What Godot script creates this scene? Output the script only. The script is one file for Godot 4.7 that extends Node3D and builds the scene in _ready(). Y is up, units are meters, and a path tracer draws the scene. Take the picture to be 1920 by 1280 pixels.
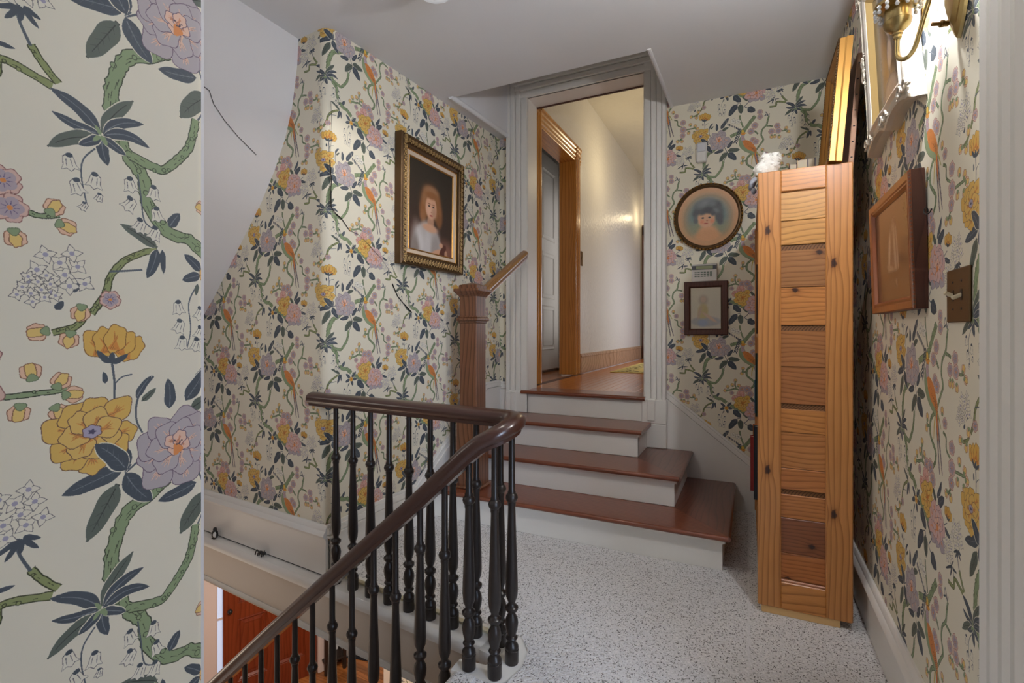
extends Node3D
# A stair landing papered with birds and peonies. Units: metres, y up, floor of the landing at y = 0.

const K := Color8(80, 88, 96)        # inks of the wallpaper
const Y := Color8(102, 110, 100)
const G := Color8(147, 164, 124)
const O := Color8(150, 158, 106)
const PAPER := Color8(238, 231, 210)
const PW := 530.0                    # repeat of the paper in millimetres: columns drop by half
const PR := 645.0
const TW := 2048
const TH := 1246
const PK := 2048.0 / 1060.0

var img: Image
var rg := RandomNumberGenerator.new()
var M := {}
var names := {}
var B := Vector3.ZERO                # base of the thing being built: its meshes are written in world coordinates

func V(x, y): return Vector2(x, y)

# ---------------------------------------------------------------- naming and tagging
func numbered(called: String) -> String:
	if not names.has(called):
		names[called] = 0
		return called
	names[called] += 1
	return "%s_%03d" % [called, names[called]]

func tag(o, label, category, group = ""):
	o.set_meta("label", label)
	o.set_meta("category", category)
	if group: o.set_meta("group", group)

func thing(called, label, category, at := Vector3.ZERO, group = "") -> Node3D:
	var o := Node3D.new()
	o.name = numbered(called)
	o.position = at
	B = at
	tag(o, label, category, group)
	add_child(o)
	return o

func obj(called, st: SurfaceTool, m, parent: Node = null, local := false) -> MeshInstance3D:
	var o := MeshInstance3D.new()
	o.mesh = st.commit()
	o.mesh.surface_set_material(0, m)
	if parent == null:
		o.name = numbered(called)
		add_child(o)
	else:
		o.name = called
		if not local: o.position = -B
		parent.add_child(o, true)
	return o

func struct(called, st, m) -> MeshInstance3D:
	var o := obj(called, st, m)
	o.set_meta("kind", "structure")
	B = Vector3.ZERO
	return o

# ---------------------------------------------------------------- meshes
func mb() -> SurfaceTool:
	var st := SurfaceTool.new()
	st.begin(Mesh.PRIMITIVE_TRIANGLES)
	return st

func tri(st, a, b, c, n, ua = Vector2.ZERO, ub = Vector2.ZERO, uc = Vector2.ZERO):
	if (b - a).cross(c - a).dot(n) > 0.0:
		var t = b; b = c; c = t
		t = ub; ub = uc; uc = t
	st.set_normal(n); st.set_uv(ua); st.add_vertex(a)
	st.set_normal(n); st.set_uv(ub); st.add_vertex(b)
	st.set_normal(n); st.set_uv(uc); st.add_vertex(c)

func quadc(st, a, b, c, d, mid):        # a flat quad that faces away from mid
	var n: Vector3 = (c - a).cross(d - b).normalized()
	if n.dot((a + b + c + d) * 0.25 - mid) < 0.0: n = -n
	tri(st, a, b, c, n)
	tri(st, a, c, d, n)

func quads(st, a, b, c, d, na, nb, nc, nd):   # a smooth quad
	var n: Vector3 = (c - a).cross(d - b)
	var p = [a, b, c, a, c, d]
	var q = [na, nb, nc, na, nc, nd]
	if n.dot(na + nb + nc + nd) > 0.0:
		p = [a, c, b, a, d, c]
		q = [na, nc, nb, na, nd, nc]
	for i in 6:
		st.set_normal(q[i]); st.set_uv(Vector2.ZERO); st.add_vertex(p[i])

func box(st, lo: Vector3, hi: Vector3, bev := 0.0, xf := Transform3D.IDENTITY):
	var mid := (lo + hi) * 0.5
	var h := (hi - lo) * 0.5
	var b: float = minf(bev, minf(h.x, minf(h.y, h.z)) * 0.95)
	var cm: Vector3 = xf * mid
	var pt = func(s: Vector3, ax: int) -> Vector3:
		var r := Vector3.ZERO
		for i in 3: r[i] = mid[i] + s[i] * (h[i] - (0.0 if i == ax else b))
		return xf * r
	for ax in 3:
		var u := (ax + 1) % 3
		var w := (ax + 2) % 3
		for s in [-1.0, 1.0]:
			var q = []
			for k in [[-1, -1], [1, -1], [1, 1], [-1, 1]]:
				var e := Vector3.ZERO
				e[ax] = s; e[u] = k[0]; e[w] = k[1]
				q.append(pt.call(e, ax))
			quadc(st, q[0], q[1], q[2], q[3], cm)
			if b > 0.0:
				for t in [-1.0, 1.0]:
					var e0 := Vector3.ZERO
					e0[ax] = s; e0[u] = t; e0[w] = -1
					var e1 := e0
					e1[w] = 1
					quadc(st, pt.call(e0, ax), pt.call(e1, ax), pt.call(e1, u), pt.call(e0, u), cm)
	if b > 0.0:
		for sx in [-1, 1]:
			for sy in [-1, 1]:
				for sz in [-1, 1]:
					var e := Vector3(sx, sy, sz)
					var a = pt.call(e, 0); var c = pt.call(e, 1); var d = pt.call(e, 2)
					var n: Vector3 = (c - a).cross(d - a).normalized()
					if n.dot(a - cm) < 0.0: n = -n
					tri(st, a, c, d, n)

func creased(p: Array, closed: bool) -> Array:   # normals of a 2D profile: [start, end] for each segment, smooth below 40 degrees
	var n := p.size()
	var m: int = n if closed else n - 1
	var d = []
	for i in m:
		var t: Vector2 = (p[(i + 1) % n] - p[i]).normalized()
		d.append(Vector2(t.y, -t.x))
	var r = []
	for i in m:
		var a: Vector2 = d[i]
		var e: Vector2 = d[i]
		if (closed or i > 0) and d[i].dot(d[(i - 1 + m) % m]) > 0.75: a = (d[i] + d[(i - 1 + m) % m]).normalized()
		if (closed or i < m - 1) and d[i].dot(d[(i + 1) % m]) > 0.75: e = (d[i] + d[(i + 1) % m]).normalized()
		r.append([a, e])
	return r

func lathe(st, prof: Array, segs := 20, xf := Transform3D.IDENTITY, sx := 1.0, sz := 1.0):   # profile of V(radius, height), from bottom to top
	var nn := creased(prof, false)
	for i in prof.size() - 1:
		var p: Vector2 = prof[i]
		var q: Vector2 = prof[i + 1]
		for k in segs:
			var a := TAU * k / segs
			var b := TAU * (k + 1) / segs
			var ca := Vector3(cos(a) * sx, 0, sin(a) * sz); var cb := Vector3(cos(b) * sx, 0, sin(b) * sz)
			var up := Vector3(0, 1, 0)
			var bs := xf.basis
			quads(st, xf * (ca * p.x + up * p.y), xf * (cb * p.x + up * p.y), xf * (cb * q.x + up * q.y), xf * (ca * q.x + up * q.y),
				(bs * (ca * nn[i][0].x + up * nn[i][0].y)).normalized(), (bs * (cb * nn[i][0].x + up * nn[i][0].y)).normalized(),
				(bs * (cb * nn[i][1].x + up * nn[i][1].y)).normalized(), (bs * (ca * nn[i][1].x + up * nn[i][1].y)).normalized())

func ball(st, c: Vector3, r: Vector3, rot := Basis.IDENTITY, segs := 12):
	var p = []
	for i in segs / 2 + 1:
		var t := -PI / 2 + PI * i / (segs / 2)
		p.append(Vector2(cos(t), sin(t)))
	lathe(st, p, segs, Transform3D(rot * Basis.from_scale(r), c))

func sweep(st, path: Array, sec: Array, up0 := Vector3.UP, scales = null):   # a closed section (x across, y up) along a path
	var nn := creased(sec, true)
	var fr = []
	for i in path.size():
		var t: Vector3 = (path[mini(i + 1, path.size() - 1)] - path[maxi(i - 1, 0)]).normalized()
		var rt := t.cross(up0).normalized()
		var k: float = 1.0 if scales == null else scales[i]
		fr.append([path[i], rt, rt.cross(t), k])
	# seen along the path the section runs clockwise or not: the normals are turned outwards
	var area := 0.0
	for j in sec.size(): area += sec[j].cross(sec[(j + 1) % sec.size()])
	var sg := 1.0 if area > 0 else -1.0
	for i in path.size() - 1:
		var f = fr[i]; var g = fr[i + 1]
		for j in sec.size():
			var p: Vector2 = sec[j]; var q: Vector2 = sec[(j + 1) % sec.size()]
			var a: Vector2 = nn[j][0] * sg; var b: Vector2 = nn[j][1] * sg
			quads(st, f[0] + (f[1] * p.x + f[2] * p.y) * f[3], f[0] + (f[1] * q.x + f[2] * q.y) * f[3], g[0] + (g[1] * q.x + g[2] * q.y) * g[3], g[0] + (g[1] * p.x + g[2] * p.y) * g[3],
				f[1] * a.x + f[2] * a.y, f[1] * b.x + f[2] * b.y, g[1] * b.x + g[2] * b.y, g[1] * a.x + g[2] * a.y)
	for e in [0, path.size() - 1]:
		var f = fr[e]
		var t: Vector3 = f[2].cross(f[1]) * (1.0 if e == 0 else -1.0)
		var ix := Geometry2D.triangulate_polygon(PackedVector2Array(sec))
		for j in range(0, ix.size(), 3):
			var w = []
			for m in 3: w.append(f[0] + (f[1] * sec[ix[j + m]].x + f[2] * sec[ix[j + m]].y) * f[3])
			tri(st, w[0], w[1], w[2], t)

func ring(r: float, n := 10) -> Array:
	var a = []
	for i in n: a.append(Vector2(cos(TAU * i / n), sin(TAU * i / n)) * r)
	return a

func prism(st, poly: Array, xf: Transform3D, depth: float):    # a flat polygon given some depth along the frame's z
	var pk := PackedVector2Array(poly)
	var ix := Geometry2D.triangulate_polygon(pk)
	var nz := xf.basis.z.normalized()
	for j in range(0, ix.size(), 3):
		var w = []
		for m in 3: w.append(Vector3(pk[ix[j + m]].x, pk[ix[j + m]].y, 0))
		tri(st, xf * w[0], xf * w[1], xf * w[2], -nz)
		for m in 3: w[m].z = depth
		tri(st, xf * w[0], xf * w[1], xf * w[2], nz)
	var area := 0.0
	for j in pk.size(): area += pk[j].cross(pk[(j + 1) % pk.size()])
	var sg := 1.0 if area > 0 else -1.0
	var nn := creased(poly, true)
	for j in pk.size():
		var p := pk[j]; var q := pk[(j + 1) % pk.size()]
		var na: Vector3 = (xf.basis * Vector3(nn[j][0].x, nn[j][0].y, 0) * sg).normalized()
		var nb: Vector3 = (xf.basis * Vector3(nn[j][1].x, nn[j][1].y, 0) * sg).normalized()
		quads(st, xf * Vector3(p.x, p.y, 0), xf * Vector3(q.x, q.y, 0), xf * Vector3(q.x, q.y, depth), xf * Vector3(p.x, p.y, depth), na, nb, nb, na)

func run(st, prof: Array, a: Vector3, b: Vector3, out: Vector3, upv := Vector3.UP):   # a moulding: profile V(out from the wall, up) from a to b
	var t := (b - a)
	prism(st, prof, Transform3D(Basis(out, upv, t.normalized()), a), t.length())

func frame_ring(st, w: float, h: float, prof: Array, xf := Transform3D.IDENTITY):   # picture frame: profile V(inset, height), mitred round a rectangle
	var c = [Vector2(-1, -1), Vector2(1, -1), Vector2(1, 1), Vector2(-1, 1)]
	for j in prof.size() - 1:
		for k in 4:
			var q = []
			for e in [[k, j], [(k + 1) % 4, j], [(k + 1) % 4, j + 1], [k, j + 1]]:
				var p: Vector2 = prof[e[1]]
				q.append(xf * Vector3(c[e[0]].x * (w / 2 - p.x), c[e[0]].y * (h / 2 - p.x), p.y))
			var md: Vector2 = (c[k] + c[(k + 1) % 4]) * 0.5
			var n: Vector3 = (q[2] - q[0]).cross(q[3] - q[1]).normalized()
			var dl: Vector2 = (prof[j + 1] - prof[j])
			var want: Vector3 = xf.basis * Vector3(md.x * dl.y, md.y * dl.y, dl.x)
			if n.dot(want) < 0: n = -n
			tri(st, q[0], q[1], q[2], n)
			tri(st, q[0], q[2], q[3], n)

func panel(st, w: float, h: float, z: float, xf := Transform3D.IDENTITY):           # a flat sheet with its picture the right way up
	var n := xf.basis.z.normalized()
	var p = [Vector3(-w / 2, -h / 2, z), Vector3(w / 2, -h / 2, z), Vector3(w / 2, h / 2, z), Vector3(-w / 2, h / 2, z)]
	var u = [Vector2(0, 1), Vector2(1, 1), Vector2(1, 0), Vector2(0, 0)]
	for t in [[0, 1, 2], [0, 2, 3]]:
		tri(st, xf * p[t[0]], xf * p[t[1]], xf * p[t[2]], n, u[t[0]], u[t[1]], u[t[2]])

# ---------------------------------------------------------------- drawing the wallpaper
func span(y: int, x0: int, x1: int, c: Color):
	y = posmod(y, TH)
	var w := x1 - x0
	if w <= 0: return
	x0 = posmod(x0, TW)
	img.fill_rect(Rect2i(x0, y, mini(w, TW - x0), 1), c)
	if x0 + w > TW: img.fill_rect(Rect2i(0, y, x0 + w - TW, 1), c)

func fillp(p: PackedVector2Array, c: Color):
	var n := p.size()
	var lo := 1e9
	var hi := -1e9
	var q := PackedVector2Array()
	for v in p:
		q.append(v * PK)
		lo = minf(lo, v.y * PK); hi = maxf(hi, v.y * PK)
	for y in range(int(floor(lo)), int(ceil(hi)) + 1):
		var fy := y + 0.5
		var xs := PackedFloat32Array()
		for i in n:
			var a := q[i]
			var b := q[(i + 1) % n]
			if (a.y <= fy) != (b.y <= fy): xs.append(a.x + (fy - a.y) / (b.y - a.y) * (b.x - a.x))
		xs.sort()
		for i in range(0, xs.size() - 1, 2):
			var x0 := int(round(xs[i]))
			var x1 := int(round(xs[i + 1]))
			span(y, x0, x1, c)
			span(y + TH / 2, x0 + TW / 2, x1 + TW / 2, c)

func blob(x: float, y: float, rx: float, ry: float, rot := 0.0, lobes := 0, amp := 0.0, ph := 0.0, n := 18) -> PackedVector2Array:
	var p := PackedVector2Array()
	for i in n:
		var a := TAU * i / n
		var k := 1.0 + amp * cos(lobes * a + ph)
		p.append(Vector2(x, y) + Vector2(cos(a) * rx * k, sin(a) * ry * k).rotated(rot))
	return p

func thick(pts: Array, w0: float, w1: float, wob := 0.0) -> PackedVector2Array:
	var l := PackedVector2Array()
	var r := PackedVector2Array()
	var n := pts.size()
	for i in n:
		var t: Vector2 = (pts[mini(i + 1, n - 1)] - pts[maxi(i - 1, 0)]).normalized()
		var nn := Vector2(-t.y, t.x)
		var w: float = lerpf(w0, w1, i / float(n - 1)) * 0.5
		l.append(pts[i] + nn * (w + rg.randf_range(-wob, wob)))
		r.append(pts[i] - nn * (w + rg.randf_range(-wob, wob)))
	r.reverse()
	l.append_array(r)
	return l

func smooth_pts(pts: Array, per := 5) -> Array:
	var r = []
	var n := pts.size()
	for i in n - 1:
		for k in per:
			r.append(pts[i].cubic_interpolate(pts[i + 1], pts[maxi(i - 1, 0)], pts[mini(i + 2, n - 1)], k / float(per)))
	r.append(pts[n - 1])
	return r

func line(pts: Array, w: float, c: Color, w1 := -1.0): fillp(thick(pts, w, w if w1 < 0 else w1), c)

func br(pts, w, c):               # a gnarled branch
	var s = smooth_pts(pts, 6)
	var keep := rg.state
	var q := thick(s, w + 2.6, w + 2.2, w * 0.09)
	fillp(q, c.darkened(0.55))
	rg.state = keep
	fillp(thick(s, w, w - 0.6, w * 0.09), c)
	for i in range(1, s.size() - 1):
		if rg.randf() < 0.3:
			var k = s[i] + Vector2(rg.randf_range(-0.5, 0.5), rg.randf_range(-0.5, 0.5)) * w
			var r: float = w * rg.randf_range(0.16, 0.26)
			fillp(blob(k.x, k.y, r + 1.0, r + 1.0, 0, 0, 0, 0, 9), c.darkened(0.5))
			fillp(blob(k.x, k.y, r, r, 0, 0, 0, 0, 9), c)
		if rg.randf() < 0.55:
			var t: Vector2 = (s[i + 1] - s[i - 1]).normalized()
			var a: Vector2 = s[i] + Vector2(-t.y, t.x) * w * rg.randf_range(-0.36, 0.36)
			line([a, a + t * w * 0.35, a + t * w * 0.6 + Vector2(0, 1)], 1.0, c.darkened(0.55), 0.4)

func stm(pts, w, c): line(smooth_pts(pts, 5), w, c.lightened(0.08), w * 0.8)

func lf(x, y, tx, ty, w, c, bend = 0):
	var a := Vector2(x, y)
	var d := Vector2(tx, ty) - a
	var len := d.length()
	var t := d / len
	var nn := Vector2(-t.y, t.x)
	var l := PackedVector2Array()
	var r := PackedVector2Array()
	var mid = []
	if bend == 0: bend = rg.randf_range(-0.06, 0.06) * len
	for i in 13:
		var s := i / 12.0
		var wd: float = w * 0.44 * pow(sin(PI * pow(s, 0.85)), 0.8) * (1.0 + 0.12 * sin(s * 9.0))
		var m: Vector2 = a + t * len * s + nn * bend * sin(PI * s)
		mid.append(m)
		l.append(m + nn * wd)
		r.append(m - nn * wd)
	r.reverse()
	l.append_array(r)
	if w > 12:
		var rim := PackedVector2Array()
		for i in l.size():
			var m2: Vector2 = mid[i if i < 13 else 25 - i]
			rim.append(l[i] + (l[i] - m2).normalized() * 1.3)
		fillp(rim, PAPER)
	if c == Y:
		fillp(thick(mid, w * 0.2, w * 0.1), c.darkened(0.4))
	fillp(l, c)
	if w > 10:
		line(mid.slice(1, 11), 1.5, c.lightened(0.28) if c == K else c.darkened(0.4), 0.7)
		if w > 22:
			for i in range(2, 10, 2):
				for s in [-1.0, 1.0]:
					line([mid[i], mid[i] + (t * 0.9 + nn * s * 0.8) * w * 0.24], 0.9, c.lightened(0.12) if c == K else c.darkened(0.22), 0.4)

func petal(x, y, rx, ry, rot, c: Color, o: Color, streak = null):
	var lob := rg.randi_range(4, 6)
	var ph := rg.randf() * TAU
	fillp(blob(x, y, rx + 1.0, ry + 1.0, rot, lob, 0.09, ph, 26), o)
	fillp(blob(x, y, rx, ry, rot, lob, 0.09, ph, 26), c)
	if streak != null:
		var d := Vector2(cos(rot), sin(rot))
		var p := Vector2(x, y)
		for k in [-0.55, -0.2, 0.15, 0.5]:
			var e: Vector2 = p + d.rotated(k * 1.5) * rx * rg.randf_range(0.05, 0.62)
			line([p - d.rotated(k * 0.6) * rx * 0.85, e], ry * 0.42, streak, 0.6)
			line([p - d.rotated(k * 0.5) * rx * 0.8, e.lerp(p, 0.3)], 0.8, o.lerp(streak, 0.3), 0.3)

func pe(x, y, r, kind):            # a peony seen from the front
	var o := Color8(120, 86, 70)
	var c = [[Color8(228, 188, 102), Color8(222, 154, 80)], [Color8(230, 190, 100), Color8(224, 152, 74)], [Color8(188, 178, 180), Color8(234, 198, 174)], [Color8(222, 186, 180), Color8(238, 168, 128)]][kind]
	if kind >= 2: o = Color8(112, 92, 110)
	for i in 9:
		var a: float = TAU * i / 9 + rg.randf_range(-0.2, 0.2)
		var d: float = r * rg.randf_range(0.54, 0.80)
		petal(x + cos(a) * d, y + sin(a) * d, r * rg.randf_range(0.28, 0.40), r * rg.randf_range(0.26, 0.38), a, c[0] if kind < 3 or sin(a) < 0.3 else Color8(186, 175, 180), o, c[1])
	for i in 7:
		var a: float = TAU * (i + 0.5) / 7 + rg.randf_range(-0.15, 0.15)
		petal(x + cos(a) * r * 0.36, y + sin(a) * r * 0.36, r * 0.31, r * 0.27, a, c[0].lightened(0.06), o, c[1])
	if kind == 0:
		petal(x, y - r * 0.05, r * 0.2, r * 0.16, 0, Color8(180, 170, 190), o)
		fillp(blob(x, y - r * 0.05, r * 0.08, r * 0.06, 0, 5, 0.3), Color8(90, 86, 110))
	elif kind == 1:
		for i in 9:
			var a := TAU * i / 9
			line([V(x, y), V(x + cos(a) * r * 0.3, y + sin(a) * r * 0.3)], 1.6, Color8(206, 110, 50), 0.5)
	else:
		for i in 4:
			var a := TAU * i / 4 + 0.4
			petal(x + cos(a) * r * 0.13, y - r * 0.1 + sin(a) * r * 0.12, r * 0.17, r * 0.15, a, Color8(238, 200, 178), o, Color8(232, 160, 120))
		fillp(blob(x, y + r * 0.06, r * 0.11, r * 0.13, 0, 3, 0.2), Color8(232, 150, 90))
		for i in 7: fillp(blob(x + rg.randf_range(-0.12, 0.12) * r, y - r * 0.1 + rg.randf_range(-0.07, 0.05) * r, 1.3, 1.3, 0, 0, 0, 0, 6), Color8(80, 70, 84))

func sf(x, y, r):                  # a small five-petalled blossom
	var ph := rg.randf() * TAU
	for i in 5:
		var a := ph + TAU * i / 5
		petal(x + cos(a) * r * 0.52, y + sin(a) * r * 0.52, r * 0.44, r * 0.48, a, Color8(222, 188, 172), Color8(150, 104, 96))
	for i in 5:
		var a := ph + TAU * i / 5
		fillp(blob(x + cos(a) * r * 0.4, y + sin(a) * r * 0.4, r * 0.36, r * 0.36, a, 0, 0, 0, 12), Color8(184, 168, 174))
	for i in 9:
		var a := TAU * i / 9
		line([V(x + cos(a) * r * 0.2, y + sin(a) * r * 0.2), V(x + cos(a) * r * 0.5, y + sin(a) * r * 0.5)], 0.9, Color8(104, 92, 126), 0.4)
	fillp(blob(x, y, r * 0.16, r * 0.16, 0, 0, 0, 0, 9), Color8(226, 150, 84))

func mf(x, y, r):                  # a mottled pink blossom
	for i in 6:
		var a := TAU * i / 6
		petal(x + cos(a) * r * 0.5, y + sin(a) * r * 0.5, r * 0.46, r * 0.46, a, Color8(230, 184, 172), Color8(160, 110, 104))
	for i in 22: fillp(blob(x + rg.randf_range(-0.7, 0.7) * r, y + rg.randf_range(-0.7, 0.7) * r, 1.6, 1.6, 0, 0, 0, 0, 6), Color8(206, 120, 100))

func bud(x, y, r, deg):
	var a := deg_to_rad(deg)
	var d := Vector2(cos(a), sin(a))
	var p := Vector2(x, y)
	var n := Vector2(-d.y, d.x)
	petal(p.x + n.x * r * 0.35, p.y + n.y * r * 0.35, r * 0.7, r * 0.5, a, Color8(236, 196, 164), Color8(150, 104, 80))
	petal(p.x - n.x * r * 0.35, p.y - n.y * r * 0.35, r * 0.7, r * 0.5, a, Color8(238, 200, 168), Color8(150, 104, 80))
	petal(p.x + d.x * r * 0.1, p.y + d.y * r * 0.1, r * 0.75, r * 0.45, a, Color8(236, 204, 124), Color8(150, 104, 80))
	fillp(blob(p.x - d.x * r * 0.7, p.y - d.y * r * 0.7, r * 0.42, r * 0.5, a, 3, 0.15), G.darkened(0.3))
	fillp(blob(p.x - d.x * r * 0.7, p.y - d.y * r * 0.7, r * 0.36, r * 0.44, a, 3, 0.15), G)

func tiny(x, y, r):
	var ph := rg.randf() * TAU
	for s in [0, 1]:
		for i in 4:
			var a := ph + TAU * i / 4
			var d := Vector2(cos(a), sin(a))
			var n := Vector2(-d.y, d.x)
			var c := Vector2(x, y)
			var k := 0.7 if s == 0 else 0.0
			fillp(PackedVector2Array([c - n * (0.4 + k), c + d * r * 0.38 - n * (r * 0.34 + k), c + d * r * 0.66 - n * (r * 0.24 + k), c + d * (r + k * 2.0), c + d * r * 0.66 + n * (r * 0.24 + k), c + d * r * 0.38 + n * (r * 0.34 + k), c + n * (0.4 + k)]), Color8(112, 108, 106) if s == 0 else PAPER.lightened(0.08))
	fillp(blob(x, y, r * 0.26, r * 0.26, 0, 0, 0, 0, 8), Color8(172, 166, 184))

func hyd(x, y, r):                 # a head of small white star flowers
	for i in 11:
		var a := i * 2.4
		var d: float = r * sqrt((i + 0.4) / 11.0)
		tiny(x + cos(a) * d, y + sin(a) * d * 0.95, r * 0.33)

func wf(x, y, r):
	for i in 5:
		var a := TAU * i / 5
		petal(x + cos(a) * r * 0.5, y + sin(a) * r * 0.5, r * 0.46, r * 0.42, a, PAPER.lightened(0.3), Color8(150, 146, 140))
	for i in 5: fillp(blob(x + cos(i * 1.3) * r * 0.2, y + sin(i * 1.3) * r * 0.2, 1.2, 1.2, 0, 0, 0, 0, 6), Color8(110, 106, 110))

func bell(x, y, r):                # a white lily bell drawn in outline
	var sgn := 1.0 if rg.randf() < 0.5 else -1.0
	var rot := sgn * rg.randf_range(0.1, 0.6)
	for s in [0, 1]:
		var k := 0.8 if s == 0 else 0.0
		var p := PackedVector2Array()
		for q in [V(-0.5, -0.6), V(0, -0.95), V(0.5, -0.6), V(0.62, 0.3), V(0.95, 0.85), V(0.4, 0.7), V(0.05, 1.05), V(-0.35, 0.7), V(-0.9, 0.85), V(-0.62, 0.3)]:
			p.append(Vector2(x, y) + (q * r * 0.72 + q.normalized() * k).rotated(rot))
		fillp(p, Color8(92, 88, 90) if s == 0 else PAPER.lightened(0.1))
	for q in [-0.25, 0.2]:
		line([V(x, y) + (V(q, -0.4) * r * 0.7).rotated(rot), V(x, y) + (V(q * 1.4, 0.5) * r * 0.7).rotated(rot)], 0.9, Color8(96, 92, 96), 0.5)
	fillp(blob(x, y - r * 0.6, r * 0.28, r * 0.22, rot, 0, 0, 0, 9), K)

func be(x, y, r):
	for i in 5: petal(x + cos(i * TAU / 5) * r * 0.6, y + sin(i * TAU / 5) * r * 0.6, r * 0.5, r * 0.5, 0, Color8(234, 186, 90), Color8(150, 100, 50))
	fillp(blob(x, y, r * 0.4, r * 0.4), Color8(222, 130, 60))

func tul(x, y, r, deg):            # a yellow bloom seen from the side
	var a := deg_to_rad(deg)
	var d := Vector2(cos(a), sin(a))
	var n := Vector2(-d.y, d.x)
	for k in [-0.95, 0.95, -0.5, 0.5, 0.0]:
		var p: Vector2 = Vector2(x, y) + n * r * k * 0.62 + d * r * (0.35 - 0.3 * absf(k))
		petal(p.x, p.y, r * 0.5, r * 0.34, a + k * 0.5, Color8(228, 184, 96), Color8(140, 96, 52), Color8(220, 146, 72))
	for k in [-0.5, 0.0, 0.5]:
		lf(x - d.x * r * 0.55, y - d.y * r * 0.55, x - d.x * r * 0.15 + n.x * r * k, y - d.y * r * 0.15 + n.y * r * k, r * 0.26, K)

func bird(x, y):
	var o := Color8(92, 74, 52)
	for q in [[[V(-215, 228), V(-200, 300), V(-179, 378)], 11.0], [[V(-222, 232), V(-210, 310), V(-198, 380)], 11.0]]:
		line(q[0], q[1] + 2.0, o, 4.0)
		line(q[0], q[1], Color8(150, 142, 146), 2.5)
		for i in 9: line([q[0][0].lerp(q[0][2], i / 9.0) + V(-3, 0), q[0][0].lerp(q[0][2], i / 9.0 + 0.05) + V(3, 3)], 2.4, Color8(86, 80, 84))
	line([V(-222, 225), V(-214, 270), V(-208, 300)], 9.0, Color8(228, 140, 70), 4.0)
	line([V(-228, 228), V(-238, 270), V(-240, 300)], 7.0, Color8(204, 184, 92), 3.0)
	line([V(-220, 222), V(-200, 246), V(-188, 268)], 9.0, Color8(180, 176, 100), 3.0)
	var back = smooth_pts([V(-296, 128), V(-303, 152), V(-296, 180), V(-272, 206), V(-240, 224), V(-222, 232)])
	line(back, 22.0, G.darkened(0.45)); line(back, 20.0, G.lightened(0.06))
	var body := PackedVector2Array(smooth_pts([V(-294, 146), V(-276, 146), V(-250, 158), V(-226, 186), V(-212, 216), V(-216, 234), V(-236, 220), V(-264, 204), V(-284, 180)]))
	fillp(body, Color8(222, 142, 78))
	for i in 40:
		var t := rg.randf()
		var c := V(-280, 158).lerp(V(-224, 218), t) + Vector2(rg.randf_range(-1, 1), rg.randf_range(-1, 1)) * 15.0 * (1.0 - t * 0.6)
		line([c, c + V(3.5, -3.0)], 1.3, Color8(164, 92, 48), 0.5)
	for i in 8:
		var c := V(-230, 204).lerp(V(-214, 234), i / 8.0)
		line([c + V(-8, 2), c + V(6, -4)], 1.6, Color8(96, 96, 84), 0.7)
	line(smooth_pts([V(-288, 114), V(-292, 128), V(-287, 148)]), 19.0, o, 24.0)
	line(smooth_pts([V(-288, 114), V(-292, 128), V(-287, 148)]), 17.0, Color8(196, 178, 186), 22.0)
	for i in 14: fillp(blob(-290 + rg.randf_range(-7, 7), rg.randf_range(118, 144), 1.2, 1.2, 0, 0, 0, 0, 6), Color8(190, 120, 90))
	petal(-288, 104, 13, 10, 0.2, Color8(230, 160, 76), o)
	petal(-290, 92, 8, 11, -0.3, Color8(232, 196, 92), o)
	fillp(PackedVector2Array([V(-278, 100), V(-264, 106), V(-278, 109)]), Color8(236, 190, 90))
	fillp(blob(-283, 102, 1.8, 1.8, 0, 0, 0, 0, 8), Color8(50, 44, 44))

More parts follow.
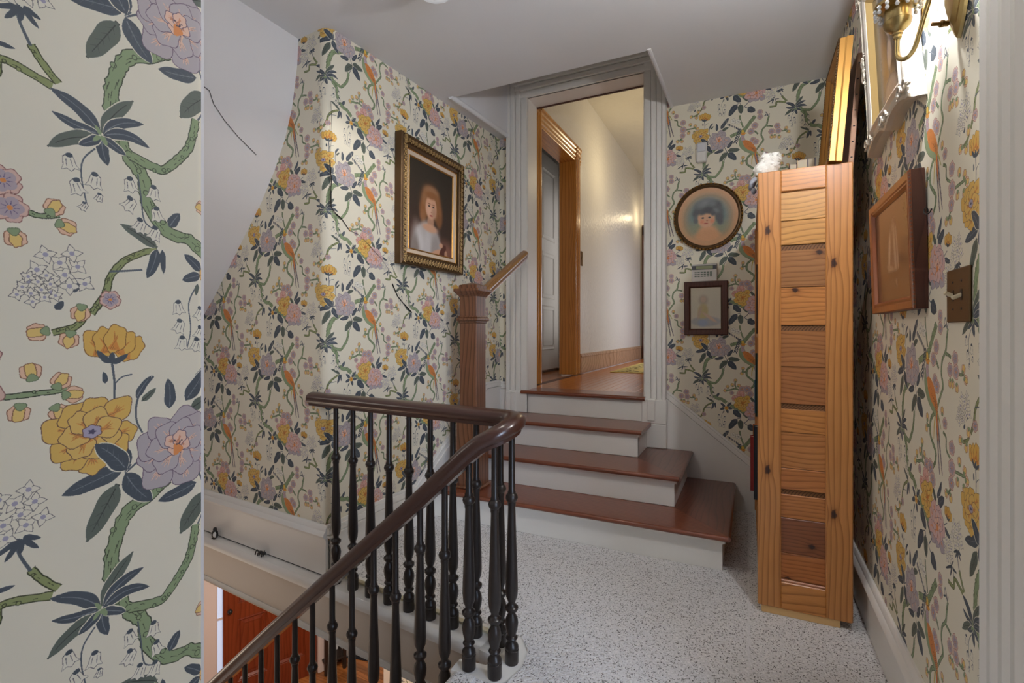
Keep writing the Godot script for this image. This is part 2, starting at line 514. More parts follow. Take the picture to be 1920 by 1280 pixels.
func wallpaper() -> ImageTexture:
	rg.seed = 7
	img = Image.create(TW, TH, false, Image.FORMAT_RGB8)
	img.fill(PAPER)
	br([V(85,-154),V(65,-139),V(33,-120),V(19,-90),V(12,-59),V(13,-29),V(25,7),V(39,27),V(53,48),V(59,84),V(85,118),V(117,125),V(145,145)], 17, G); br([V(151,150),V(185,169),V(213,179),V(240,198),V(268,219)], 17, G); br([V(311,-313),V(284,-283),V(262,-254),V(240,-231)], 18, G)
	br([V(240,-231),V(207,-224),V(168,-212)], 17, G); br([V(36,18),V(77,26),V(100,4),V(116,-18),V(124,-45),V(128,-69)], 11, G); br([V(-52,-42),V(-100,-53),V(-106,-31),V(-140,-30)], 8, O)
	br([V(-46,-48),V(-64,-69),V(-73,-84)], 7, O); stm([V(-73,-82),V(-83,-105),V(-87,-123)], 3.5, K); stm([V(-103,-52),V(-112,-71),V(-130,-79)], 2.5, K)
	br([V(71,146),V(36,163),V(13,189),V(4,220),V(-11,245)], 7, O); br([V(-15,-406),V(-26,-384),V(-52,-374)], 7, O); stm([V(10,186),V(30,183),V(51,179)], 3, K)
	br([V(-232,231),V(-264,258),V(-267,292),V(-246,313),V(-225,334),V(-232,361),V(-260,381)], 9, G); br([V(-215,218),V(-193,188),V(-175,160),V(-186,131),V(-179,98),V(-157,75),V(-149,42),V(-142,21)], 7, G); br([V(-204,121),V(-215,109),V(-224,99)], 6, G)
	br([V(-155,82),V(-138,84),V(-123,89)], 6, G); br([V(-84,120),V(-65,125),V(-45,120)], 5, G); br([V(-271,271),V(-284,274),V(-294,266)], 5, G)
	br([V(-175,271),V(-155,281),V(-152,309),V(-127,325)], 5, G); br([V(-98,347),V(-69,346),V(-37,344)], 5, G); br([V(-121,391),V(-132,401),V(-142,412)], 5, G)
	br([V(-391,390),V(-359,386),V(-334,378),V(-301,389)], 6, G); br([V(-327,378),V(-334,355),V(-334,338)], 5, G); br([V(223,-333),V(227,-302),V(243,-253)], 6, G)
	stm([V(128,-161),V(142,-132),V(151,-114),V(146,-93),V(131,-69)], 3.5, K); stm([V(36,-187),V(30,-177),V(54,-196)], 3, K); stm([V(207,241),V(224,237),V(228,248)], 3, K)
	stm([V(292,212),V(268,245),V(251,264),V(270,277)], 4, K); stm([V(13,-332),V(16,-303),V(15,-269)], 3, K); stm([V(38,-315),V(25,-312),V(16,-303)], 2, K)
	stm([V(66,-310),V(46,-282),V(43,-251),V(51,-229)], 3, K); stm([V(-2,17),V(-19,39),V(-22,63),V(-16,100)], 2, K); stm([V(45,42),V(49,72),V(54,108),V(71,119)], 2, K)
	stm([V(131,193),V(117,224),V(120,265),V(114,296)], 2, K); stm([V(355,181),V(366,169),V(382,160)], 3, K); stm([V(-160,-6),V(-164,8),V(-146,23)], 2.5, K)
	lf(0,-1,-55,-39,21,K,6); lf(-1,1,-53,-10,15,K,-3); lf(-2,6,-57,36,22,Y,5)
	lf(1,-2,39,-61,22,Y,-4); lf(2,-1,53,-33,18,K,-7); lf(2,1,61,-1,18,K,-9)
	lf(1,4,8,41,18,K,0); lf(0,4,-25,23,14,K,0); lf(1,4,30,20,14,K,0)
	lf(0,2,-7,-10,6,G,0); lf(0,2,7,14,8,G,0); lf(-1,3,-9,13,7,G,0)
	lf(36,-188,1,-232,28,K,0); lf(28,-185,-43,-165,28,K,0); lf(20,-163,-16,-96,32,Y,0)
	lf(29,-176,64,-126,30,K,0); lf(129,-136,72,-123,24,K,0); lf(149,-142,183,-186,24,K,0)
	lf(154,-126,223,-123,36,Y,0); lf(151,-116,104,-63,36,Y,0); lf(155,-112,203,-62,44,K,0)
	lf(71,144,23,118,18,Y,0); lf(71,146,57,191,18,K,0); lf(78,146,80,182,10,K,0)
	lf(88,110,103,86,18,K,0); lf(137,172,110,148,18,K,0); lf(148,168,175,140,18,K,0)
	lf(135,178,107,189,18,K,0); lf(154,177,182,179,18,K,0); lf(144,183,154,211,18,K,0)
	lf(131,193,128,211,8,Y,0); lf(186,186,230,231,42,K,0); lf(208,242,159,308,42,K,0)
	lf(225,246,231,304,40,Y,0); lf(243,203,267,233,22,Y,0); lf(268,275,311,302,44,K,0)
	lf(126,353,158,316,26,K,0); lf(88,-259,86,-305,20,K,0); lf(112,-268,147,-318,26,K,0)
	lf(120,-255,159,-270,22,Y,0); lf(43,-280,63,-311,12,K,0); lf(50,-275,69,-292,11,Y,0)
	lf(31,-180,-7,-224,28,K,0); lf(5,-305,3,-321,8,K,0); lf(-30,-427,-23,-441,8,K,0)
	lf(-49,-404,-41,-415,10,K,0); lf(314,121,346,71,20,K,0); lf(320,135,364,106,32,K,0)
	lf(309,135,281,98,20,Y,0); lf(366,176,404,189,16,K,0); lf(-83,-126,-107,-111,8,K,0)
	lf(-83,-126,-97,-102,8,K,0); lf(-82,-125,-83,-106,8,K,0); lf(-80,-126,-65,-107,8,K,0)
	lf(-80,-127,-63,-119,8,K,0); lf(-118,-75,-158,-53,8,K,0); lf(-117,-74,-127,-47,8,K,0)
	lf(-119,-78,-112,-87,8,K,0); lf(-115,-72,-87,-71,8,K,0); lf(-118,-75,-136,-64,8,K,0)
	lf(-149,21,-160,-6,6,K,0); lf(-146,21,-141,6,6,K,0); lf(-157,13,-172,20,6,K,0)
	lf(153,-296,156,-279,8,K,0); lf(163,-291,166,-274,8,K,0); lf(172,-285,175,-268,8,K,0)
	lf(182,-279,185,-262,8,K,0); lf(192,-273,195,-256,8,K,0); lf(202,-266,205,-250,8,K,0)
	lf(211,-259,214,-243,8,K,0); lf(221,-252,224,-235,8,K,0); lf(226,-251,211,-240,8,K,0)
	lf(226,-251,233,-232,7,K,0); lf(222,-240,207,-230,8,K,0); lf(222,-240,230,-222,7,K,0)
	lf(218,-230,204,-219,8,K,0); lf(218,-230,226,-211,7,K,0); lf(214,-219,200,-208,8,K,0)
	lf(214,-219,222,-201,7,K,0); lf(210,-209,196,-198,8,K,0); lf(210,-209,218,-190,7,K,0)
	lf(206,-198,192,-187,8,K,0); lf(206,-198,214,-179,7,K,0); lf(203,-187,188,-176,8,K,0)
	lf(203,-187,210,-169,7,K,0); lf(199,-177,184,-166,8,K,0); lf(199,-177,206,-158,7,K,0)
	hyd(-89,-154, 34); hyd(-140,-101, 30); hyd(-46,-449, 34)
	hyd(-67,-428, 22); wf(185,-303, 16); wf(213,-296, 16)
	sf(235,56, 20); sf(265,57, 24); sf(281,85, 22)
	sf(-222,67, 20); sf(-243,99, 20); sf(-232,152, 18)
	sf(-217,166, 19); sf(-98,90, 18); sf(-129,118, 18)
	sf(-92,121, 18); sf(-118,298, 19); sf(-118,344, 22)
	sf(-121,380, 18); sf(-162,249, 15); sf(-193,-10, 16)
	sf(-192,20, 17); sf(11,-420, 13); sf(-353,405, 13)
	mf(229,90, 26); mf(195,116, 20); bud(-129,150, 12, 100)
	bud(-112,150, 12, 90); bud(-87,157, 12, 80); bud(-50,111, 12, -60)
	bud(-37,134, 12, 20); bud(-289,252, 12, -90); bud(-295,283, 12, 120)
	bud(-180,221, 12, -90); bud(-73,318, 12, -100); bud(-43,332, 12, -60)
	bud(-30,351, 12, 0); bud(-84,368, 12, 100); bud(-45,373, 12, 60)
	bud(-153,413, 12, 130); bud(-125,416, 12, 70); bud(-378,368, 12, -110)
	bud(-350,355, 12, -110); bud(-332,327, 12, -90); bud(-313,357, 12, -60)
	bud(-392,392, 12, 180); bud(-23,-400, 12, 100); bud(-67,-375, 12, 170)
	bud(-35,-365, 12, 100); bell(-35,49, 15); bell(-7,66, 15)
	bell(-27,79, 15); bell(-19,103, 8); bell(-2,87, 8)
	bell(35,60, 15); bell(66,64, 15); bell(35,88, 15)
	bell(70,95, 15); bell(48,116, 15); bell(68,124, 15)
	bell(101,232, 15); bell(135,240, 15); bell(103,261, 15)
	bell(135,271, 15); bell(107,287, 15); bell(129,290, 15)
	pe(240,142, 50, 1); pe(-10,-239, 52, 0); pe(100,-199, 64, 2)
	pe(316,191, 60, 3); be(145,177, 10); tul(15,-353, 38, -80)
	tul(388,139, 24, -80); lf(31,-180,-7,-224,30,K,0); bird(-253,177)
	var t := ImageTexture.create_from_image(img)
	img = null
	return t

# ---------------------------------------------------------------- materials
func mat(c: Color, rough := 0.6, metal := 0.0, spec := 0.5) -> StandardMaterial3D:
	var m := StandardMaterial3D.new()
	m.albedo_color = c
	m.roughness = rough
	m.metallic = metal
	m.metallic_specular = spec
	return m

func from_bytes(w: int, h: int, d: PackedByteArray) -> ImageTexture:
	return ImageTexture.create_from_image(Image.create_from_data(w, h, false, Image.FORMAT_RGB8, d))

func grain(seed_: int, rings: float, dark: float, along_u: bool, knots: Array, w := 384, h := 768) -> ImageTexture:   # wood grain, light to dark, to be tinted
	var n := FastNoiseLite.new()
	n.seed = seed_; n.frequency = 1.0; n.noise_type = FastNoiseLite.TYPE_SIMPLEX
	n.fractal_octaves = 2
	var d := PackedByteArray()
	d.resize(w * h * 3)
	for y in h:
		var ty := y / float(h)
		var s1 := sin(TAU * ty)
		var c1 := cos(TAU * ty)
		for x in w:
			var u := x / float(w)
			var tone := 0.0
			var ux := u
			for k in knots:
				var dx: float = (u - k.x)
				var dy: float = (ty - k.y) * 2.0
				var r2: float = (dx * dx + dy * dy * 0.35) / (k.z * k.z)
				ux += dx * 0.9 * exp(-r2)
				tone += 0.46 * smoothstep(0.2, 0.03, r2 * (1.0 + 0.5 * n.get_noise_2d(x * 0.05, y * 0.05))) + 0.18 * exp(-r2 * 2.5)
			var v := ux * rings + n.get_noise_3d(ux * 0.9, c1 * 0.09, s1 * 0.09) * rings * 0.16 + n.get_noise_3d(ux * 1.4 + 7.0, c1 * 0.16, s1 * 0.16) * 0.3
			v = v - floor(v)
			var ring := pow(v, 4.5) * smoothstep(1.0, 0.9, v)
			var fib := n.get_noise_3d(u * 70.0, c1 * 1.2, s1 * 1.2) * 0.5 + n.get_noise_3d(u * 6.0, c1 * 0.5, s1 * 0.5 + 9.0) * 0.5
			var g := clampf(1.0 - dark * ring - dark * 0.4 * (fib * 0.5 + 0.5) - tone, 0.08, 1.0)
			var at := (y * w + x) * 3
			d[at] = int(255 * g)
			d[at + 1] = int(255 * pow(g, 1.25))
			d[at + 2] = int(255 * pow(g, 1.6))
	var im := Image.create_from_data(w, h, false, Image.FORMAT_RGB8, d)
	if along_u: im.rotate_90(CLOCKWISE)
	return ImageTexture.create_from_image(im)

func wood(tex, c: Color, rough: float, scale: Vector3, off := Vector3.ZERO, coat := 0.0) -> StandardMaterial3D:
	var m := mat(c, rough)
	m.albedo_texture = tex
	m.uv1_triplanar = true
	m.uv1_triplanar_sharpness = 8.0
	m.uv1_scale = scale
	m.uv1_offset = off
	if coat > 0:
		m.clearcoat_enabled = true
		m.clearcoat = coat
		m.clearcoat_roughness = 0.2
	return m

func noise_tex(freq: float, seed_: int, bump: float, size := 512, oct := 4) -> NoiseTexture2D:
	var n := FastNoiseLite.new()
	n.seed = seed_; n.frequency = freq; n.fractal_octaves = oct
	var t := NoiseTexture2D.new()
	t.noise = n; t.width = size; t.height = size; t.seamless = true
	if bump > 0:
		t.as_normal_map = true
		t.bump_strength = bump
	return t

func bumped(m: StandardMaterial3D, tex, scale: float, k := 1.0) -> StandardMaterial3D:
	m.normal_enabled = true
	m.normal_texture = tex
	m.normal_scale = k
	m.uv1_triplanar = true
	m.uv1_world_triplanar = true
	m.uv1_scale = Vector3.ONE * scale
	return m

func carpet_tex() -> ImageTexture:    # looped pile of pale wool with dark flecks
	var r := RandomNumberGenerator.new()
	r.seed = 31
	var im := Image.create(1024, 1024, false, Image.FORMAT_RGB8)
	im.fill(Color8(228, 226, 226))
	for i in 30000:
		var x := r.randi_range(0, 1015)
		var y := r.randi_range(0, 1015)
		var g := r.randi_range(208, 246)
		im.fill_rect(Rect2i(x, y, r.randi_range(3, 7), r.randi_range(3, 7)), Color8(g, g - 2, g - 4))
	for i in 6000:
		var x := r.randi_range(0, 1012)
		var y := r.randi_range(0, 1012)
		var g := r.randi_range(74, 150)
		var c := Color8(g, g - 3, g - 6)
		var l := r.randi_range(3, 8)
		if r.randf() < 0.5: im.fill_rect(Rect2i(x, y, l, r.randi_range(2, 4)), c)
		else: im.fill_rect(Rect2i(x, y, r.randi_range(2, 4), l), c)
	return ImageTexture.create_from_image(im)

func paint(w: int, h: int, bg0: Color, bg1: Color, shapes: Array, grainy := 0.02) -> ImageTexture:   # a soft picture made of blurred ovals [x, y, rx, ry, rot, colour, softness], x and y from 0 to 1
	var r := RandomNumberGenerator.new()
	r.seed = 5
	var pre = []
	for s in shapes: pre.append([s[0], s[1], s[2], s[3], cos(s[4]), sin(s[4]), s[5], s[6]])
	var asp := h / float(w)
	var im := Image.create(w, h, false, Image.FORMAT_RGB8)
	for y in h:
		var v := y / float(h)
		for x in w:
			var u := x / float(w)
			var c: Color = bg0.lerp(bg1, v)
			for s in pre:
				var dx: float = u - s[0]
				var dy: float = (v - s[1]) * asp
				var a: float = (dx * s[4] + dy * s[5]) / s[2]
				var b: float = (-dx * s[5] + dy * s[4]) / s[3]
				var q := a * a + b * b
				if q < 4.0:
					var k: float = smoothstep(1.0 + s[7], 1.0 - s[7], sqrt(q))
					c = c.lerp(s[6], k * s[6].a)
			var nz := r.randf_range(-grainy, grainy)
			im.set_pixel(x, y, Color(c.r + nz, c.g + nz, c.b + nz))
	return ImageTexture.create_from_image(im)

func pic(tex, rough := 0.5) -> StandardMaterial3D:
	var m := mat(Color.WHITE, rough)
	m.albedo_texture = tex
	return m

func glass_pane() -> StandardMaterial3D:
	var m := mat(Color(1, 1, 1, 0.06), 0.03)
	m.transparency = BaseMaterial3D.TRANSPARENCY_ALPHA
	return m

func make_materials():
	var plain_bump := noise_tex(0.012, 3, 2.0)
	M.plaster = bumped(mat(Color8(232, 230, 230), 0.75), plain_bump, 0.7, 0.25)
	M.ceiling = bumped(mat(Color8(234, 234, 235), 0.8), plain_bump, 0.5, 0.3)
	M.white = mat(Color8(243, 240, 233), 0.42)
	M.cream_paint = mat(Color8(226, 214, 198), 0.5)
	M.crack_gap_dark = mat(Color8(28, 25, 24), 0.9)  # near-black of the cracks and of the shade strip under the skirting
	M.paper = mat(Color.WHITE, 0.58, 0.0, 0.4)
	M.paper.albedo_texture = wallpaper()
	M.carpet = bumped(mat(Color.WHITE, 0.95, 0.0, 0.1), noise_tex(0.11, 9, 4.0), 1.25, 0.6)
	M.carpet.albedo_texture = carpet_tex()
	var gv := grain(11, 14.0, 0.26, false, [])
	var gh := grain(12, 13.0, 0.28, true, [])
	M.gv = gv; M.gh = gh
	var kv := grain(13, 20.0, 0.30, false, [Vector3(0.3, 0.2, 0.06), Vector3(0.7, 0.66, 0.045)])
	var kh := grain(14, 20.0, 0.32, true, [Vector3(0.55, 0.35, 0.06), Vector3(0.25, 0.8, 0.045)])
	M.kh = kh
	M.tread = wood(gh, Color8(140, 78, 54), 0.3, Vector3(1.1, 2.6, 3.2), Vector3.ZERO, 0.4)
	M.tread_side = wood(gv, Color8(122, 70, 52), 0.3, Vector3(2.6, 1.1, 1.1), Vector3.ZERO, 0.4)
	M.newel = wood(grain(15, 14.0, 0.5, false, []), Color8(136, 90, 62), 0.36, Vector3(2.6, 1.0, 2.6), Vector3(0.3, 0.1, 0.2), 0.3)
	M.rail = mat(Color8(66, 37, 29), 0.28)
	M.rail.clearcoat_enabled = true
	M.rail.clearcoat = 0.5
	M.rail.clearcoat_roughness = 0.18
	M.baluster = mat(Color8(38, 31, 28), 0.32)
	M.oak_rail = wood(gv, Color8(170, 122, 66), 0.3, Vector3(3, 2, 3), Vector3.ZERO, 0.4)
	M.pine = wood(kv, Color8(216, 150, 84), 0.42, Vector3(2.6, 1.05, 2.6), Vector3(0.13, 0.2, 0.0), 0.25)
	M.pine_u = wood(kh, Color8(222, 152, 80), 0.42, Vector3(1.6, 2.6, 2.6), Vector3.ZERO, 0.25)
	var ei := Image.create(64, 64, false, Image.FORMAT_RGB8)
	for y in 64:
		for x in 64:
			var st := fposmod((x + y * 0.9 + sin(y * 0.2) * 2.0) / 10.67, 1.0)
			ei.set_pixel(x, y, Color8(128, 88, 52).lerp(Color8(74, 46, 26), smoothstep(0.55, 0.95, st)))
	M.pine_end = wood(ImageTexture.create_from_image(ei), Color.WHITE, 0.7, Vector3(14, 14, 14))
	M.amber = wood(gv, Color8(214, 146, 58), 0.26, Vector3(3.0, 0.6, 3.0), Vector3.ZERO, 0.5)
	M.floor_oak = wood(gv, Color8(226, 146, 78), 0.22, Vector3(1.6, 0.7, 0.8), Vector3.ZERO, 0.5)
	M.door_red = wood(gv, Color8(142, 62, 34), 0.3, Vector3(2.0, 0.7, 2.0), Vector3(0.4, 0, 0), 0.4)
	M.brass = mat(Color8(178, 156, 106), 0.3, 1.0)
	M.bronze = mat(Color8(112, 84, 46), 0.4, 0.9)
	M.gold = mat(Color8(190, 140, 72), 0.42, 0.75)
	M.gold_dark = mat(Color8(90, 66, 38), 0.42, 0.55)
	M.dark_wood = wood(gv, Color8(92, 54, 40), 0.42, Vector3(4, 2, 4))
	M.red_wood = wood(gv, Color8(150, 82, 44), 0.3, Vector3(5, 3, 5), Vector3.ZERO, 0.5)
	M.red_wood_u = wood(gh, Color8(150, 82, 44), 0.3, Vector3(5, 5, 3), Vector3.ZERO, 0.5)
	M.black = mat(Color8(30, 28, 28), 0.4)
	M.glass = glass_pane()
	M.plastic = mat(Color8(232, 230, 224), 0.4)
	M.ivory = mat(Color8(232, 220, 186), 0.4)
	M.silver = mat(Color8(204, 195, 180), 0.4, 0.3)
	M.porcelain = bumped(mat(Color8(240, 236, 226), 0.6), noise_tex(0.05, 21, 6.0, 256), 8.0, 0.8)
	M.hall_plaster = bumped(mat(Color8(226, 222, 214), 0.34), noise_tex(0.03, 25, 5.0), 1.0, 0.35)

# ---------------------------------------------------------------- the house
func ceil_y(z: float) -> float: return 2.53 if z > -1.7 else 2.53 + (-1.7 - z) * 0.05

func zfar(x: float) -> float: return -1.63 + 0.085 * (x + 1.348)      # the line of the landing balusters
func zedge(x: float) -> float: return -1.575 + 0.1 * (x + 1.348)      # the front of the ledge they stand on

const DN := Vector3(-0.091, 0, 0.9958)                                # the papered wall over the stairwell
const DU := Vector3(0.9958, 0, 0.0913)
const DB := Vector3(-1.756, 0, -1.69)

func wuv(u, y, a) -> Vector2: return Vector2((u - a[0]) / (2.0 * a[2]), (a[1] - y) / a[3])

func paper_poly(poly: Array, at: Callable, n: Vector3, a: Array, parent):   # wallpaper hung on a flat wall: poly is in (along, up)
	var st := mb()
	var pk := PackedVector2Array(poly)
	var ix := Geometry2D.triangulate_polygon(pk)
	for j in range(0, ix.size(), 3):
		var p = pk[ix[j]]; var q = pk[ix[j + 1]]; var r = pk[ix[j + 2]]
		tri(st, at.call(p), at.call(q), at.call(r), n, wuv(p.x, p.y, a), wuv(q.x, q.y, a), wuv(r.x, r.y, a))
	return obj("wallpaper", st, M.paper, parent)

const BASE_PROF := [Vector2(0, 0), Vector2(0.016, 0), Vector2(0.016, 0.145), Vector2(0.022, 0.150), Vector2(0.028, 0.162), Vector2(0.024, 0.176), Vector2(0.016, 0.182), Vector2(0.015, 0.192), Vector2(0.008, 0.2), Vector2(0, 0.2)]

func build_shell():
	var st
	var w
	# floor of the landing: carpet on a thick slab
	st = mb()
	var fl = [V(-1.75, -1.76), V(-0.76, -1.655), V(-0.705, -1.59), V(-0.69, -1.50), V(-0.705, -1.42), V(-0.725, -1.398), V(-0.86, -1.396), V(-0.86, -0.51), V(-0.795, -0.51), V(-0.795, 1.6), V(1.9, 1.6), V(1.9, -0.1), V(1.9, -1.3), V(0.6, -1.3), V(0.6, -3.5), V(-1.75, -3.5)]
	var tofloor := Transform3D(Basis(Vector3(1, 0, 0), Vector3(0, 0, 1), Vector3(0, -1, 0)), Vector3.ZERO)
	prism(st, fl, tofloor, 0.24)
	w = struct("floor", st, M.carpet)
	# rounded carpet nosing of the top stair
	st = mb()
	var nose = []
	for i in 9: nose.append(Vector2(-0.86 - 0.026 * sin(PI * i / 8.0), 0.004 - 0.025 + 0.025 * cos(PI * i / 8.0)))
	nose.append(Vector2(-0.80, -0.046)); nose.append(Vector2(-0.80, 0.004))
	prism(st, nose, Transform3D(Basis(Vector3(1, 0, 0), Vector3(0, 1, 0), Vector3(0, 0, 1)), Vector3(0, 0, -1.396)), 0.88)
	obj("carpet_nosing", st, M.carpet, w)

	# ledge and fascia of the landing over the stairwell
	st = mb()
	var xs = [-3.2, -0.78]
	var a := Vector3(xs[0], 0, zedge(xs[0])); var b := Vector3(xs[1], 0, zedge(xs[1]))
	var outv := Vector3(-0.0995, 0, 0.995)
	run(st, [V(-0.015, -0.245), V(-0.03, -0.245), V(-0.03, -0.05), V(-0.012, -0.05), V(-0.004, -0.045), V(0, -0.03), V(-0.002, -0.012), V(-0.014, 0), V(-0.143, 0), V(-0.143, -0.245)], a, b, outv)
	w = struct("trim_1", st, M.white)
	st = mb()
	run(st, [V(-0.02, -0.25), V(-0.026, -0.225), V(-0.035, -0.225), V(-0.035, -0.25)], a, b, outv)
	obj("bead_moulding", st, M.white, w)
	st = mb()
	run(st, [V(-0.028, -0.222), V(-0.029, -0.05), V(-0.04, -0.05), V(-0.04, -0.222)], a, b, outv)
	obj("fascia_board", st, M.cream_paint, w)
	# post and turned end of the ledge at the head of the stairs
	st = mb()
	prism(st, [V(-0.86, zedge(-0.86)), V(-0.80, -1.515), V(-0.785, -1.49), V(-0.80, -1.465), V(-0.895, -1.455), V(-0.895, -1.395), V(-0.72, -1.395), V(-0.70, -1.42), V(-0.685, -1.50), V(-0.70, -1.595), V(-0.755, -1.66), V(-0.86, -1.66)], Transform3D(tofloor.basis, Vector3(0, 0.0, 0)), 0.26)
	obj("stair_head", st, M.white, w)
	st = mb()
	run(st, [V(0, 0), V(0.012, 0.002), V(0.012, 0.01), V(0, 0.016)], Vector3(-1.74, 0.0, zedge(-1.74) - 0.105), Vector3(-0.79, 0.0, zedge(-0.79) - 0.10), outv)
	obj("carpet_strip", st, M.ivory, w)

	# papered wall over the stairwell, cut by the curved roof
	var prof = [V(-0.0488, 2.60), V(-0.203, 2.54), V(-0.215, 2.40), V(-0.252, 2.216), V(-0.307, 2.071), V(-0.393, 1.928), V(-0.504, 1.782), V(-0.645, 1.632), V(-0.793, 1.473), V(-0.952, 1.305), V(-1.10, 1.17), V(-1.30, 1.0), V(-1.45, 0.85)]
	var dpoly = prof.duplicate()
	dpoly.append(V(-1.45, 0.0)); dpoly.append(V(-0.0488, 0.0))
	st = mb()
	prism(st, dpoly, Transform3D(Basis(DU, Vector3.UP, DN), DB - DN * 0.16), 0.158)
	w = struct("wall_stair", st, M.plaster)
	paper_poly(dpoly, func(p): return DB + DU * p.x + Vector3(0, p.y, 0), DN, [-0.02, 1.074, 0.536, 0.628], w)
	# portrait wall: rounded corner, then straight back
	st = mb()
	box(st, Vector3(-1.95, -0.24, -3.6), Vector3(-1.753, 3.0, -1.80)); box(st, Vector3(-1.95, -0.24, -1.85), Vector3(-1.80, 3.0, -1.745))
	w = struct("wall_left_back", st, M.plaster)
	st = mb()
	var pa = [-1.664, 1.685, 0.552, 0.624]
	var cols = []
	var rr := 0.05
	for i in 9:
		var t := (PI / 2 - 0.091) * i / 8.0
		var n := Vector3(sin(t + 0.0) , 0, cos(t)).normalized()
		n = (DN.rotated(Vector3.UP, t)).normalized()
		cols.append([Vector3(-1.80, 0, -1.744) + n * rr, n, 1.694 - 0.03 + rr * t - 0.03])
	cols.append([Vector3(-1.75, 0, -3.46), Vector3(1, 0, 0), 3.46])
	for i in cols.size() - 1:
		var p = cols[i]; var q = cols[i + 1]
		var v0 := Vector3(0, 0.1, 0); var v1 := Vector3(0, 2.75, 0)
		var us = [wuv(p[2], 0.1, [1.664, pa[1], pa[2], pa[3]]), wuv(q[2], 0.1, [1.664, pa[1], pa[2], pa[3]]), wuv(q[2], 2.75, [1.664, pa[1], pa[2], pa[3]]), wuv(p[2], 2.75, [1.664, pa[1], pa[2], pa[3]])]
		var ps = [p[0] + v0, q[0] + v0, q[0] + v1, p[0] + v1]
		var ns = [p[1], q[1], q[1], p[1]]
		for k in [0, 2, 1, 0, 3, 2]:
			st.set_normal(ns[k]); st.set_uv(us[k]); st.add_vertex(ps[k])
	obj("wallpaper", st, M.paper, w)
	# cracks where the old plaster has moved
	for c in [[[V(1.701, 1.914), V(1.711, 1.822), V(1.708, 1.775), V(1.709, 1.698), V(1.740, 1.672), V(1.774, 1.658), V(1.826, 1.612)], 0.008], [[V(1.708, 2.188), V(1.714, 2.042), V(1.701, 1.914)], 0.0025], [[V(2.145, 1.381), V(2.19, 1.317), V(2.246, 1.276), V(2.319, 1.23)], 0.010], [[V(1.826, 1.612), V(1.888, 1.602), V(1.957, 1.565), V(2.058, 1.505), V(2.145, 1.43)], 0.0025], [[V(2.27, 2.56), V(2.30, 2.44), V(2.31, 2.36)], 0.003]]:
		st = mb()
		var s = c[0]
		for i in s.size() - 1:
			var t: Vector2 = (s[i + 1] - s[i]).normalized()
			var n2: Vector2 = Vector2(-t.y, t.x) * c[1] * (0.5 if i % 2 == 0 else 0.35)
			var q = []
			for e in [s[i] + n2, s[i + 1] + n2 * 0.8, s[i + 1] - n2 * 0.8, s[i] - n2]: q.append(Vector3(-1.7485, e.y, -e.x))
			quadc(st, q[0], q[1], q[2], q[3], Vector3(-3, 1, -2))
		obj("plaster_crack", st, M.crack_gap_dark, w)

	# back wall round the doorway
	st = mb()
	box(st, Vector3(-1.9, -0.24, -3.58), Vector3(-1.52, 3.4, -3.432))
	box(st, Vector3(-0.635, -0.24, -3.58), Vector3(0.62, 3.4, -3.432))
	box(st, Vector3(-1.53, 2.895, -3.58), Vector3(-0.62, 3.4, -3.433))
	w = struct("wall_back", st, M.plaster)
	var ba = [-0.276, 1.4795, 0.527, 0.661]
	var onb := func(p): return Vector3(p.x, p.y, -3.43)
	paper_poly([V(-0.56, 0.1), V(0.43, 0.1), V(0.43, 2.66), V(-0.56, 2.66)], onb, Vector3(0, 0, 1), ba, w)
	paper_poly([V(-1.755, 0.6), V(-1.62, 0.6), V(-1.62, 2.66), V(-1.755, 2.66)], onb, Vector3(0, 0, 1), [-1.802, 1.76, 0.527, 0.648], w)

	# right wall with the door of the next room in it
	st = mb()
	box(st, Vector3(0.417, -0.24, -3.6), Vector3(0.56, 3.0, -1.04))
	box(st, Vector3(0.417, 2.12, -1.05), Vector3(0.56, 3.0, -0.20))
	box(st, Vector3(0.417, -0.24, -0.21), Vector3(0.56, 3.0, 1.75))
	w = struct("wall_right", st, M.plaster)
	paper_poly([V(-3.45, 0.1), V(-1.06, 0.1), V(-1.06, 2.66), V(-3.45, 2.66)], func(p): return Vector3(0.415, p.y, p.x), Vector3(-1, 0, 0), [-1.86, 0.832, 0.53, 0.634], w)
	# fluted casing of that door
	st = mb()
	var cas = [V(0, 0)]
	for i in 4:
		var x0 := 0.012 + i * 0.046
		cas.append_array([V(x0, 0.022), V(x0 + 0.005, 0.027), V(x0 + 0.027, 0.024), V(x0 + 0.032, 0.012), V(x0 + 0.041, 0.012)])
	cas.append_array([V(0.20, 0.028), V(0.20, 0)])
	prism(st, cas, Transform3D(Basis(Vector3(0, 0, 1), Vector3(-1, 0, 0), Vector3(0, 1, 0)), Vector3(0.416, 0, -1.235)), 2.25)
	prism(st, cas, Transform3D(Basis(Vector3(0, 0, -1), Vector3(-1, 0, 0), Vector3(0, 1, 0)), Vector3(0.416, 0, -0.055)), 2.25)
	prism(st, cas, Transform3D(Basis(Vector3(0, -1, 0), Vector3(-1, 0, 0), Vector3(0, 0, 1)), Vector3(0.416, 2.265, -1.235)), 1.18)
	w = struct("door_3", st, M.white)
	st = mb()
	box(st, Vector3(0.41, 0, -1.05), Vector3(0.565, 2.12, -1.03)); box(st, Vector3(0.41, 0, -0.22), Vector3(0.565, 2.12, -0.198)); box(st, Vector3(0.41, 2.10, -1.05), Vector3(0.565, 2.125, -0.2))
	obj("door_jamb", st, M.white, w)
	st = mb()
	for y in [0.3, 1.05, 1.8]: box(st, Vector3(0.43, y, -1.032), Vector3(0.44, y + 0.09, -1.022), 0.003)
	obj("hinge", st, M.brass, w)

	# wall at the camera's left: papered, its end turned into the stairwell
	st = mb()
	box(st, Vector3(-1.15, -2.62, -0.508), Vector3(-0.797, 2.75, 1.75))
